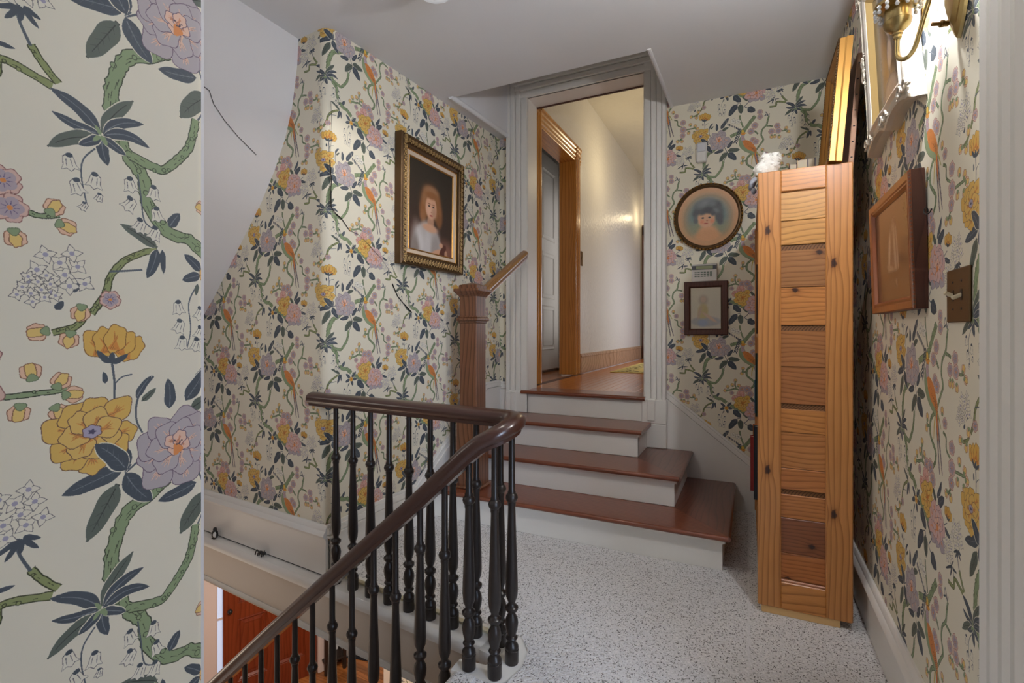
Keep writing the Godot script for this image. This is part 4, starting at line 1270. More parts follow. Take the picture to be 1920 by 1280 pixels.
	sweep(st, [Vector3(0.014, 1.76, -2.29), Vector3(0.032, 1.764, -2.29)], ring(0.002, 6), Vector3(0, 0, 1))
	obj("loop", st, M.bronze, t)
	st = mb()
	var kb := [[0.170, 0.03, 0.15, Color8(96, 66, 52), "slim brown book standing on the bookcase top behind the figurine"], [0.202, 0.04, 0.165, Color8(222, 198, 150), "cream paged book standing on the bookcase top between the brown and blue ones"], [0.244, 0.030, 0.165, Color8(36, 46, 100), "dark blue book standing on the bookcase top"], [0.276, 0.024, 0.175, Color8(66, 54, 66), "dark plum book leaning at the end of the row on the bookcase top"]]
	for i in 4:
		var b = kb[i]
		var k := thing("book", b[4], "book", Vector3(b[0], y, -2.66), "books in a row on top of the bookcase")
		var xf := Transform3D(Basis(Vector3(0, 0, 1), -0.2 if i == 3 else 0.0), Vector3(b[0], y, -2.66))
		st = mb()
		box(st, Vector3(0, 0, -0.10), Vector3(0.0025, b[2], 0.0), 0.0, xf); box(st, Vector3(b[1] - 0.0025, 0, -0.10), Vector3(b[1], b[2], 0), 0.0, xf)
		box(st, Vector3(0, 0, -0.103), Vector3(b[1], b[2], -0.099), 0.0, xf)
		obj("cover", st, mat(b[3], 0.5), k)
		st = mb()
		box(st, Vector3(0.0025, 0.003, -0.10), Vector3(b[1] - 0.0025, b[2] - 0.004, -0.003), 0.0, xf)
		obj("pages", st, mat(Color8(226, 214, 186), 0.8), k)
	# gold frame and stretched canvas leaning on the wall
	t = thing("picture_frame", "gilt moulded picture frame leaning against the right wall on top of the bookcase", "picture frame", Vector3(0.31, y, -2.37))
	var lean := atan2(0.036, 0.46)
	var fx := Transform3D(Basis(Vector3(0, 0, 1), Vector3(sin(lean), cos(lean), 0), Vector3(-cos(lean), sin(lean), 0)), Vector3(0.318, y + 0.232, -2.368))
	st = mb()
	frame_ring(st, 0.336, 0.462, [V(0.0, -0.012), V(0.0, 0.006), V(0.003, 0.012), V(0.003, 0.028), V(0.007, 0.032), V(0.018, 0.034), V(0.026, 0.028), V(0.034, 0.020), V(0.046, 0.018), V(0.052, 0.012), V(0.060, 0.010), V(0.060, 0.0)], fx)
	obj("moulding", st, M.gold, t)
	st = mb()
	for i in 46:
		for s in [-1.0, 1.0]:
			ball(st, fx * Vector3(s * 0.162, -0.225 + i * 0.01, 0.032), Vector3(0.004, 0.006, 0.004), fx.basis, 6)
	for i in 32: ball(st, fx * Vector3(-0.16 + i * 0.0103, 0.225, 0.032), Vector3(0.006, 0.004, 0.004), fx.basis, 6)
	obj("rope_edge", st, M.gold_dark, t)
	st = mb()
	panel(st, 0.23, 0.35, 0.004, fx)
	obj("picture", st, mat(Color8(70, 58, 44), 0.5), t)
	t = thing("stretched_canvas", "unframed stretched canvas with black tacks behind the gilt frame on the bookcase", "canvas", Vector3(0.355, y, -2.45))
	st = mb()
	fx = Transform3D(Basis(Vector3(0, 0, 1), -0.07), Vector3(0.345, y, -2.30))
	box(st, Vector3(0, 0, -0.40), Vector3(0.018, 0.44, 0), 0.003, fx)
	obj("canvas", st, mat(Color8(190, 150, 122), 0.7), t)
	for i in 7:
		st = mb()
		ball(st, fx * Vector3(0.009, 0.04 + i * 0.06, 0.0), Vector3(0.004, 0.0025, 0.003), Basis.IDENTITY, 8)
		obj("tack", st, M.black, t)

func wall_frame(xf: Transform3D, w, h, prof, m, t, called := "frame"):
	var st = mb()
	frame_ring(st, w, h, prof, xf)
	obj(called, st, m, t)

func build_pictures():
	var st
	# girl in white, in a carved dark gold frame on the portrait wall
	var t := thing("framed_portrait", "large portrait of a fair haired child in white in a carved dark gold frame", "painting", Vector3(-1.735, 1.856, -2.49))
	var c := Vector3(-1.738, 1.856, -2.494)
	var xf := Transform3D(Basis(Vector3(0, 0, -1), Vector3(0, 1, 0), Vector3(1, 0, 0)).rotated(Vector3(0, 0, 1), -0.012), c)
	var w := 0.655
	var h := 0.722
	wall_frame(xf, w, h, [V(0, -0.012), V(0, 0.030), V(0.006, 0.036), V(0.014, 0.034), V(0.018, 0.038), V(0.046, 0.030), V(0.052, 0.024), V(0.066, 0.018), V(0.066, 0.010)], M.gold_dark, t)
	st = mb()
	rg.seed = 12
	var q = []
	for i in 24:
		q.append([Vector3(-w / 2 + 0.033, -h / 2 + 0.02 + i * 0.0296, 0.036), 1]); q.append([Vector3(w / 2 - 0.033, -h / 2 + 0.02 + i * 0.0296, 0.036), 1])
	for i in 21:
		q.append([Vector3(-w / 2 + 0.04 + i * 0.0288, h / 2 - 0.033, 0.036), 0]); q.append([Vector3(-w / 2 + 0.04 + i * 0.0288, -h / 2 + 0.033, 0.036), 0])
	for e in q:
		for k in 5:
			var a := TAU * k / 5
			ball(st, xf * (e[0] + Vector3(cos(a) * 0.0075, sin(a) * 0.0075, 0)), Vector3(0.0055, 0.0055, 0.005), xf.basis, 6)
		ball(st, xf * (e[0] + Vector3(0, 0, 0.003)), Vector3(0.004, 0.004, 0.004), xf.basis, 6)
		var o := Vector3(0.013, 0, -0.002) if e[1] == 1 else Vector3(0, 0.013, -0.002)
		for s in [-1.0, 1.0]: ball(st, xf * (e[0] + o * s + Vector3(0, 0.012 if e[1] == 1 else 0.0, 0) + Vector3(0.012 if e[1] == 0 else 0.0, 0, 0)), Vector3(0.007, 0.0045, 0.004) if e[1] == 1 else Vector3(0.0045, 0.007, 0.004), xf.basis, 6)
	obj("carved_ornament", st, mat(Color8(176, 146, 96), 0.4, 0.6), t)
	wall_frame(xf, w - 0.13, h - 0.13, [V(0, 0.012), V(0.004, 0.018), V(0.009, 0.014)], M.gold, t, "gilt_fillet")
	wall_frame(xf, w - 0.148, h - 0.148, [V(0, 0.014), V(0.022, 0.007)], mat(Color8(226, 204, 178), 0.8), t, "linen_slip")
	wall_frame(xf, w - 0.19, h - 0.19, [V(0, 0.009), V(0.004, 0.012), V(0.009, 0.006)], M.gold, t, "inner_fillet")
	var sk := Color8(214, 164, 132)
	var hr := Color8(150, 98, 56)
	var fig = [
		[0.47, 0.42, 0.24, 0.25, 0.0, hr.darkened(0.35), 0.35], [0.33, 0.50, 0.10, 0.16, 0.25, hr, 0.5], [0.63, 0.50, 0.11, 0.17, -0.25, hr, 0.5], [0.38, 0.38, 0.11, 0.12, 0.4, hr.lightened(0.08), 0.5], [0.58, 0.37, 0.11, 0.12, -0.4, hr, 0.5], [0.48, 0.29, 0.16, 0.08, 0.0, hr.lightened(0.14), 0.5],
		[0.30, 0.60, 0.06, 0.08, 0.0, hr.lightened(0.05), 0.6], [0.67, 0.61, 0.06, 0.09, 0.0, hr.darkened(0.1), 0.6],
		[0.40, 1.06, 0.34, 0.50, 0.0, Color8(190, 182, 176), 0.10], [0.25, 1.00, 0.13, 0.34, -0.25, Color8(214, 208, 204), 0.5], [0.56, 0.98, 0.11, 0.28, 0.25, Color8(168, 158, 152), 0.5], [0.40, 0.96, 0.08, 0.26, 0.05, Color8(206, 200, 196), 0.6], [0.14, 1.02, 0.09, 0.26, -0.1, Color8(146, 134, 126), 0.5],
		[0.47, 0.64, 0.075, 0.09, 0.0, sk.darkened(0.12), 0.3], [0.46, 0.715, 0.17, 0.055, 0.05, sk, 0.4], [0.48, 0.475, 0.125, 0.165, 0.0, sk, 0.14], [0.44, 0.51, 0.06, 0.07, 0, Color8(228, 182, 152), 0.8], [0.55, 0.53, 0.05, 0.07, 0, sk.darkened(0.1), 0.8], [0.48, 0.335, 0.14, 0.05, 0.0, hr, 0.45],
		[0.435, 0.462, 0.022, 0.011, 0.0, Color8(64, 46, 40), 0.5], [0.530, 0.462, 0.022, 0.011, 0.0, Color8(64, 46, 40), 0.5], [0.435, 0.436, 0.030, 0.007, 0.05, Color8(150, 104, 76), 0.6], [0.530, 0.436, 0.030, 0.007, -0.05, Color8(150, 104, 76), 0.6], [0.485, 0.528, 0.014, 0.008, 0, Color8(186, 128, 102), 0.6], [0.484, 0.568, 0.032, 0.011, 0.0, Color8(176, 88, 78), 0.5],
		[0.62, 0.98, 0.16, 0.045, -0.35, sk, 0.3], [0.76, 0.96, 0.13, 0.06, -1.0, Color8(96, 52, 40), 0.12], [0.72, 0.88, 0.045, 0.036, 0.0, sk, 0.3], [0.84, 0.97, 0.035, 0.05, 0.0, sk.darkened(0.08), 0.3]]
	var tex := paint(230, 276, Color8(50, 43, 32), Color8(66, 44, 34), [[0.50, 0.30, 0.3, 0.3, 0.0, Color8(56, 47, 36), 0.5], [0.16, 0.9, 0.25, 0.25, 0.0, Color8(96, 66, 54), 0.6], [0.88, 1.0, 0.3, 0.2, 0.3, Color8(138, 94, 78), 0.5]] + fig, 0.012)
	st = mb()
	panel(st, w - 0.2, h - 0.2, 0.006, xf)
	obj("picture", st, pic(tex, 0.7), t)

	# round portrait
	c = Vector3(-0.243, 1.861, -3.424)
	t = thing("round_portrait", "round gilt framed print of a dark haired toddler on the wall by the doorway", "picture", c)
	xf = Transform3D(Basis(Vector3(1, 0, 0), Vector3(0, 0, 1), Vector3(0, -1, 0)), c)
	var sy := 1.03
	st = mb()
	lathe(st, [V(0.205, -0.006), V(0.209, 0.004), V(0.2085, 0.012), V(0.203, 0.016), V(0.199, 0.013), V(0.196, 0.018), V(0.190, 0.019), V(0.187, 0.014), V(0.182, 0.012), V(0.180, 0.006)], 64, Transform3D(Basis(Vector3(1, 0, 0), Vector3(0, 0, 1), Vector3(0, 1, 0)), c), 1.0, sy)
	obj("frame", st, M.gold_dark, t)
	st = mb()
	for i in 30:
		var a := TAU * i / 30
		ball(st, c + Vector3(cos(a) * 0.203, sin(a) * 0.203 * sy, 0.016), Vector3(0.012, 0.005, 0.005), Basis(Vector3(0, 0, 1), a + PI / 2), 8)
		ball(st, c + Vector3(cos(a + 0.1) * 0.205, sin(a + 0.1) * 0.205 * sy, 0.015), Vector3(0.005, 0.0065, 0.004), Basis(Vector3(0, 0, 1), a), 6)
	obj("gilt_bead", st, M.gold, t)
	hr = Color8(104, 106, 108)
	tex = paint(192, 192, Color8(222, 176, 136), Color8(214, 166, 124), [
		[0.50, 0.52, 0.40, 0.40, 0, Color8(200, 158, 116), 0.05], [0.5, 0.52, 0.385, 0.385, 0, Color8(214, 168, 126), 0.05],
		[0.50, 0.50, 0.36, 0.35, 0, Color8(128, 150, 146), 0.35], [0.50, 0.70, 0.30, 0.14, 0, Color8(160, 160, 130), 0.7], [0.5, 0.76, 0.16, 0.12, 0, Color8(226, 172, 132), 0.4], [0.5, 0.83, 0.22, 0.10, 0, Color8(220, 168, 126), 0.35],
		[0.50, 0.37, 0.19, 0.16, 0, hr, 0.35], [0.36, 0.33, 0.09, 0.09, 0, hr.lightened(0.1), 0.5], [0.64, 0.33, 0.09, 0.09, 0, hr, 0.5], [0.32, 0.43, 0.075, 0.075, 0, hr, 0.5], [0.68, 0.42, 0.08, 0.08, 0, hr.lightened(0.05), 0.5], [0.33, 0.52, 0.06, 0.065, 0, hr.lightened(0.12), 0.5], [0.69, 0.52, 0.07, 0.07, 0, hr, 0.5], [0.71, 0.60, 0.05, 0.055, 0, hr.lightened(0.1), 0.5], [0.45, 0.26, 0.12, 0.06, -0.3, Color8(142, 146, 146), 0.9], [0.58, 0.28, 0.06, 0.05, 0.4, Color8(130, 134, 136), 0.9],
		[0.475, 0.53, 0.145, 0.155, 0, Color8(228, 180, 146), 0.16], [0.42, 0.41, 0.075, 0.05, -0.3, hr, 0.5], [0.52, 0.40, 0.09, 0.05, 0.25, hr.darkened(0.08), 0.5], [0.59, 0.44, 0.04, 0.05, 0, hr, 0.5],
		[0.42, 0.515, 0.020, 0.013, 0, Color8(74, 76, 82), 0.5], [0.53, 0.515, 0.020, 0.013, 0, Color8(74, 76, 82), 0.5], [0.49, 0.565, 0.016, 0.01, 0, Color8(198, 132, 108), 0.6], [0.47, 0.612, 0.036, 0.010, 0, Color8(184, 100, 88), 0.5], [0.41, 0.58, 0.035, 0.03, 0, Color8(232, 158, 128), 0.9], [0.575, 0.58, 0.035, 0.03, 0, Color8(232, 158, 128), 0.9],
		[0.30, 0.56, 0.035, 0.04, 0, hr.lightened(0.1), 0.5], [0.70, 0.58, 0.04, 0.05, 0, hr, 0.5], [0.64, 0.40, 0.05, 0.03, 0.6, Color8(130, 134, 136), 0.8]])
	st = mb()
	var n := 48
	for i in n:
		var a := TAU * i / n
		var b := TAU * (i + 1) / n
		tri(st, c + Vector3(0, 0, 0.007), c + Vector3(cos(a) * 0.182, sin(a) * 0.182 * sy, 0.007), c + Vector3(cos(b) * 0.182, sin(b) * 0.182 * sy, 0.007), Vector3(0, 0, 1), V(0.5, 0.5), V(0.5 + cos(a) * 0.5, 0.5 - sin(a) * 0.5), V(0.5 + cos(b) * 0.5, 0.5 - sin(b) * 0.5))
	obj("print", st, pic(tex, 0.12), t)

	# small dark framed sketch
	c = Vector3(-0.2545, 1.273, -3.424)
	t = thing("framed_sketch", "small faded sketch in a flat brown frame under the alarm keypad", "picture", c)
	xf = Transform3D(Basis(Vector3(1, 0, 0), Vector3(0, 1, 0), Vector3(0, 0, 1)).rotated(Vector3(0, 0, 1), 0.004), c)
	wall_frame(xf, 0.262, 0.345, [V(0, -0.006), V(0, 0.012), V(0.004, 0.016), V(0.030, 0.015), V(0.036, 0.010), V(0.038, 0.006)], M.dark_wood, t)
	wall_frame(xf, 0.188, 0.271, [V(0, 0.007), V(0.002, 0.009), V(0.004, 0.006)], M.gold_dark, t, "gilt_fillet")
	tex = paint(96, 128, Color8(222, 214, 190), Color8(214, 206, 186), [[0.5, 0.82, 0.5, 0.16, 0, Color8(184, 182, 178), 0.2], [0.42, 0.3, 0.15, 0.16, 0, Color8(196, 182, 160), 0.5], [0.42, 0.28, 0.09, 0.10, 0, Color8(214, 190, 166), 0.3], [0.41, 0.58, 0.17, 0.26, 0.1, Color8(206, 190, 140), 0.3], [0.30, 0.6, 0.05, 0.2, 0.3, Color8(206, 182, 156), 0.5], [0.62, 0.72, 0.28, 0.05, 0.6, Color8(218, 190, 164), 0.4], [0.4, 0.85, 0.16, 0.12, 0, Color8(170, 178, 196), 0.5]], 0.012)
	st = mb()
	panel(st, 0.182, 0.265, 0.0065, xf)
	obj("sketch", st, pic(tex, 0.12), t)

	# alarm keypad and motion detector
	c = Vector3(-0.262, 1.501, -3.415)
	t = thing("alarm_keypad", "white alarm keypad with a small display above rows of keys", "keypad", c)
	st = mb()
	box(st, c + Vector3(-0.077, -0.056, -0.016), c + Vector3(0.077, 0.056, 0.008), 0.004)
	obj("body", st, M.plastic, t)
	st = mb()
	box(st, c + Vector3(-0.074, 0.020, 0.007), c + Vector3(0.074, 0.046, 0.010), 0.001)
	obj("display_band", st, mat(Color8(96, 98, 104), 0.4), t)
	st = mb()
	box(st, c + Vector3(-0.050, 0.023, 0.0095), c + Vector3(0.052, 0.043, 0.011), 0.001)
	obj("display", st, mat(Color8(182, 190, 150), 0.12), t)
	for r in 3:
		for k in 6:
			st = mb()
			var o := c + Vector3(-0.052 + k * 0.0185, 0.002 - r * 0.0125, 0.008)
			box(st, o + Vector3(-0.0068, -0.0034, -0.001), o + Vector3(0.0068, 0.0034, 0.0025), 0.001)
			obj("key", st, mat(Color8(120, 138, 126), 0.5), t)
	c = Vector3(-0.278, 2.276, -3.41)
	t = thing("motion_detector", "small white motion detector mounted high above the round portrait", "sensor", c)
	st = mb()
	box(st, c + Vector3(-0.032, -0.064, -0.02), c + Vector3(0.032, 0.064, 0.016), 0.008)
	obj("body", st, M.plastic, t)
	st = mb()
	box(st, c + Vector3(-0.025, 0.0, 0.014), c + Vector3(0.025, 0.056, 0.021), 0.006)
	obj("lens", st, mat(Color8(220, 222, 224), 0.25), t)

	# right wall: the white scrolled frame
	c = Vector3(0.385, 2.03, -1.872)
	t = thing("ornate_mirror_frame", "white scrolled frame with a dim portrait on the right wall beside the sconce", "picture", c)
	var rb := Basis(Vector3(0, 0, 1), Vector3(0, 1, 0), Vector3(-1, 0, 0)).rotated(Vector3(0, 0, 1), 0.05)
	xf = Transform3D(rb, c)
	w = 0.470; h = 0.56
	st = mb()
	var N := 160
	var con = []
	for i in N:
		var f := 4.0 * i / N
		var k := int(f)
		var u := (f - k) * 2.0 - 1.0
		var dirs = [V(0, -1), V(1, 0), V(0, 1), V(-1, 0)]
		var al = [V(1, 0), V(0, 1), V(-1, 0), V(0, -1)]
		var hw: float = (w if k % 2 == 0 else h) / 2
		var hh: float = (h if k % 2 == 0 else w) / 2
		var edge: float = 0.020 * pow(absf(u), 6.0) + 0.014 * exp(-pow(u / 0.16, 2.0)) - 0.012 * sin(PI * absf(u)) 
		var inn: Vector2 = al[k] * u * (hw - 0.072) + dirs[k] * (hh - 0.072)
		con.append([al[k] * u * (hw + 0.016 * pow(absf(u), 8.0)) + dirs[k] * (hh + edge), inn])
	for i in N:
		var p = con[i]; var q2 = con[(i + 1) % N]
		var lay = [[0.0, -0.018], [0.0, 0.010], [0.06, 0.024], [0.16, 0.026], [0.26, 0.016], [0.62, 0.018], [0.78, 0.026], [0.92, 0.022], [1.0, 0.010]]
		for j in lay.size() - 1:
			var r = []
			for e in [[p, j], [q2, j], [q2, j + 1], [p, j + 1]]:
				var m: Vector2 = e[0][0].lerp(e[0][1], lay[e[1]][0])
				r.append(xf * Vector3(m.x, m.y, lay[e[1]][1]))
			quadc(st, r[0], r[1], r[2], r[3], xf * Vector3(0, 0, -0.15))
	obj("frame", st, M.silver, t)
	wall_frame(xf, w - 0.115, h - 0.115, [V(0, 0.013), V(0.004, 0.021), V(0.012, 0.019), V(0.030, 0.006), V(0.034, 0.003)], mat(Color8(204, 172, 112), 0.4, 0.5), t, "gilt_slip")
	rg.seed = 4
	for e in [[V(-1, -1), 0.05], [V(1, -1), 0.05], [V(-1, 1), 0.05], [V(1, 1), 0.05], [V(-1, 0), 0.035], [V(1, 0), 0.035], [V(0, -1), 0.035], [V(0, 1), 0.035]]:
		st = mb()
		var o := Vector3(e[0].x * (w / 2 - 0.024), e[0].y * (h / 2 - 0.024), 0.024)
		var along := Vector3(0, 1, 0) if e[0].y == 0 else Vector3(1, 0, 0)
		for s in [-1.0, 1.0]:
			var pth = []
			for i in 14:
				var a: float = i * 0.5
				pth.append(xf * (o + along * s * 0.022 + (along * s * cos(a) + (Vector3(0, 0, 1).cross(along)) * sin(a)) * (0.022 - i * 0.0013) + Vector3(0, 0, 0.004)))
			sweep(st, pth, ring(0.0032, 7), xf.basis.z)
			for i in 5: ball(st, xf * (o + along * s * (0.018 + i * 0.010) + Vector3(0, 0, 1).cross(along) * sin(i * 1.3) * 0.008), Vector3(0.0075 - i * 0.0008, 0.0042, 0.0045), xf.basis, 8)
		ball(st, xf * o, Vector3(0.009, 0.009, 0.008), xf.basis, 10)
		obj("scroll_ornament", st, M.silver, t)
	tex = paint(96, 116, Color8(74, 66, 62), Color8(52, 46, 44), [[0.52, 0.36, 0.17, 0.22, 0, Color8(40, 36, 36), 0.3], [0.55, 0.40, 0.10, 0.14, 0, Color8(170, 152, 140), 0.3], [0.54, 0.66, 0.09, 0.16, 0.1, Color8(176, 160, 150), 0.4], [0.52, 0.98, 0.3, 0.2, 0, Color8(160, 146, 138), 0.4], [0.18, 0.6, 0.16, 0.4, 0, Color8(120, 112, 104), 0.8]])
	st = mb()
	panel(st, w - 0.18, h - 0.18, 0.004, xf)
	obj("picture", st, pic(tex, 0.15), t)

	# right wall: sepia print in a beaded brown frame
	c = Vector3(0.392, 1.362, -1.845)
	t = thing("beaded_frame", "faded sepia print in a reddish brown frame with a beaded edge beside the light switch", "picture", c)
	xf = Transform3D(Basis(Vector3(0, 0, 1), Vector3(0, 1, 0), Vector3(-1, 0, 0)).rotated(Vector3(0, 0, 1), 0.03), c)
	w = 0.470; h = 0.362
	wall_frame(xf, w, h, [V(0.004, -0.02), V(0.0, -0.018), V(0.0, 0.012), V(0.003, 0.015), V(0.020, 0.013), V(0.024, 0.010), V(0.030, 0.012), V(0.036, 0.004), V(0.036, 0.0)], M.red_wood, t)
	st = mb()
	frame_ring(st, w + 0.001, h + 0.001, [V(0.004, -0.022), V(0, -0.02), V(0, 0.008), V(0.003, 0.009)], xf)
	obj("frame_side", st, M.dark_wood, t)
	st = mb()
	for i in 34:
		for s in [-1.0, 1.0]: ball(st, xf * Vector3(s * (w / 2 - 0.002), -h / 2 + 0.012 + i * 0.0103, 0.011), Vector3(0.0036, 0.0036, 0.0036), xf.basis, 6)
	obj("bead_edge", st, mat(Color8(120, 92, 74), 0.3, 0.4), t)
	tex = paint(140, 108, Color8(132, 96, 66), Color8(124, 88, 60), [[0.5, 0.5, 0.30, 0.26, 0, Color8(120, 84, 58), 0.04], [0.53, 0.3, 0.07, 0.09, 0, Color8(172, 140, 112), 0.6], [0.50, 0.52, 0.16, 0.2, 0, Color8(150, 116, 88), 0.7], [0.40, 0.5, 0.03, 0.16, 0.2, Color8(190, 160, 134), 0.6], [0.56, 0.55, 0.03, 0.2, -0.1, Color8(184, 154, 128), 0.6], [0.62, 0.5, 0.02, 0.18, -0.1, Color8(178, 148, 122), 0.6], [0.46, 0.68, 0.16, 0.03, 0.3, Color8(170, 138, 110), 0.6], [0.5, 0.74, 0.26, 0.03, 0.0, Color8(92, 62, 44), 0.8]], 0.03)
	st = mb()
	panel(st, w - 0.07, h - 0.07, 0.002, xf)
	obj("print", st, pic(tex, 0.14), t)
	st = mb()
	var lp = []
	for i in 11: lp.append(Vector3(0.404 + 0.006 * cos(i * 0.6), 1.425 + 0.010 * sin(i * 0.65), -1.595 + i * 0.003))
	sweep(st, lp, ring(0.0016, 6), Vector3(1, 0, 0.2))
	obj("hanging_wire", st, M.black, t)

	# switch plate
	c = Vector3(0.411, 1.20, -1.394)
	t = thing("switch_plate", "aged brass double switch plate with two ivory toggles next to the door casing", "light switch", c)
	st = mb()
	box(st, c + Vector3(-0.002, -0.059, -0.066), c + Vector3(0.003, 0.059, 0.064), 0.0022)
	obj("plate", st, mat(Color8(104, 80, 50), 0.45, 0.6), t)
	for z in [-0.026, 0.022]:
		st = mb()
		box(st, Vector3(-0.018, -0.0042, -0.004), Vector3(0.002, 0.0042, 0.004), 0.002, Transform3D(Basis(Vector3(0, 0, 1), -0.5 if z < 0 else 0.45), c + Vector3(-0.002, 0, z)))
		obj("toggle", st, M.ivory, t)
		st = mb()
		for y in [-0.03, 0.03]: ball(st, c + Vector3(-0.002, y, z), Vector3(0.0014, 0.003, 0.003), Basis.IDENTITY, 8)
		box(st, c + Vector3(-0.0028, -0.012, z - 0.0055), c + Vector3(-0.0015, 0.012, z + 0.0055))
		obj("screw", st, M.black, t)

func build_sconce():
	var t := thing("wall_sconce", "brass wall sconce with a curved arm and crystal hung socket high on the right wall", "wall lamp", Vector3(0.41, 1.9, -1.39))
	# oval plate with a pointed foot
	var st = mb()
	var lay = [[1.0, 0.0], [0.98, 0.006], [0.86, 0.011], [0.78, 0.012], [0.62, 0.018], [0.0, 0.024]]
	var out = []
	for i in 40:
		var a := TAU * i / 40
		var y := sin(a)
		var wv := cos(a) * 0.058 * (1.0 if y > -0.2 else pow((1.0 + y) / 0.8, 0.3))
		out.append(Vector2(wv, y * 0.118))
	var c := Vector3(0.413, 1.875, -1.39)
	for l in lay.size() - 1:
		for i in 40:
			var q = []
			for e in [[i, l], [(i + 1) % 40, l], [(i + 1) % 40, l + 1], [i, l + 1]]: q.append(c + Vector3(-lay[e[1]][1], out[e[0]].y * lay[e[1]][0], out[e[0]].x * lay[e[1]][0]))
			if l < lay.size() - 2: quadc(st, q[0], q[1], q[2], q[3], c + Vector3(0.05, 0, 0))
			else: tri(st, q[0], q[1], q[2], Vector3(-1, 0, 0))
	obj("back_plate", st, M.brass, t)
	st = mb()
	lathe(st, [V(0, 0), V(0.006, 0), V(0.006, 0.010), V(0.0075, 0.011), V(0.0075, 0.016), V(0.004, 0.017), V(0.004, 0.034), V(0.0, 0.035)], 12, Transform3D(Basis(Vector3(0, 1, 0), Vector3(-1, 0, 0), Vector3(0, 0, 1)).rotated(Vector3(0, 1, 0), 0.35), c + Vector3(-0.012, -0.066, -0.03)))
	obj("switch_knob", st, M.bronze, t)
	st = mb()
	ball(st, c + Vector3(-0.03, 0.0, 0), Vector3(0.016, 0.02, 0.02))
	obj("boss", st, M.brass, t)
	for s in [-1.0]:
		var cup := Vector3(0.322, 1.835, -1.39 + s * 0.088)
		st = mb()
		var a0 := c + Vector3(-0.035, 0.0, s * 0.012)
		var pth = []
		var hp = [a0, a0 + Vector3(-0.006, 0.012, s * 0.012), a0 + Vector3(-0.018, -0.035, s * 0.028), a0 + Vector3(-0.030, -0.092, s * 0.048), (cup + Vector3(0.010, -0.070, -s * 0.022)), cup + Vector3(0, -0.050, 0), cup]
		for i in hp.size() - 1:
			for k in 6: pth.append(hp[i].cubic_interpolate(hp[i + 1], hp[maxi(i - 1, 0)], hp[mini(i + 2, hp.size() - 1)], k / 6.0))
		pth.append(cup)
		sweep(st, pth, ring(0.0052, 10), Vector3(0.5, 0, 0.9))
		obj("arm", st, M.brass, t)
		st = mb()
		lathe(st, [V(0.006, -0.012), V(0.009, -0.008), V(0.008, -0.002), V(0.011, 0.001), V(0.010, 0.006), V(0.016, 0.010), V(0.026, 0.020), V(0.029, 0.032), V(0.027, 0.034), V(0.027, 0.062), V(0.024, 0.066), V(0.044, 0.070), V(0.046, 0.076), V(0.014, 0.078)], 28, Transform3D(Basis.IDENTITY, cup))
		obj("socket_cup", st, M.brass, t)
		st = mb()
		for i in 14:
			var a := TAU * i / 14
			var p := cup + Vector3(cos(a) * 0.044, 0.066, sin(a) * 0.044)
			for k in 2: ball(st, p - Vector3(0, k * 0.011, 0), Vector3(0.0048, 0.0056, 0.0048), Basis.IDENTITY, 8)
		var cr := mat(Color8(236, 240, 246), 0.05, 0.0, 0.9)
		obj("crystal", st, cr, t)
		st = mb()
		lathe(st, [V(0.012, 0.076), V(0.012, 0.205), V(0.008, 0.21), V(0.0, 0.21)], 16, Transform3D(Basis.IDENTITY, cup))
		obj("candle_tube", st, M.ivory, t)
		st = mb()
		lathe(st, [V(0.006, 0.208), V(0.018, 0.226), V(0.022, 0.245), V(0.015, 0.270), V(0.004, 0.292), V(0, 0.295)], 14, Transform3D(Basis.IDENTITY, cup))
		var em := mat(Color8(255, 238, 206), 0.3)
		em.emission_enabled = true
		em.emission = Color8(255, 236, 200)
		em.emission_energy_multiplier = 6.0
		obj("bulb", st, em, t)
		var l := OmniLight3D.new()
		l.name = "candle_light"
		l.position = cup + Vector3(0, 0.247, 0) - B
		l.light_color = Color(0.97, 0.98, 1.0)
		l.light_energy = SCONCE
		l.light_size = 0.02
		l.omni_range = 12.0
		l.omni_attenuation = 2.0
		l.shadow_enabled = true
		t.add_child(l, true)

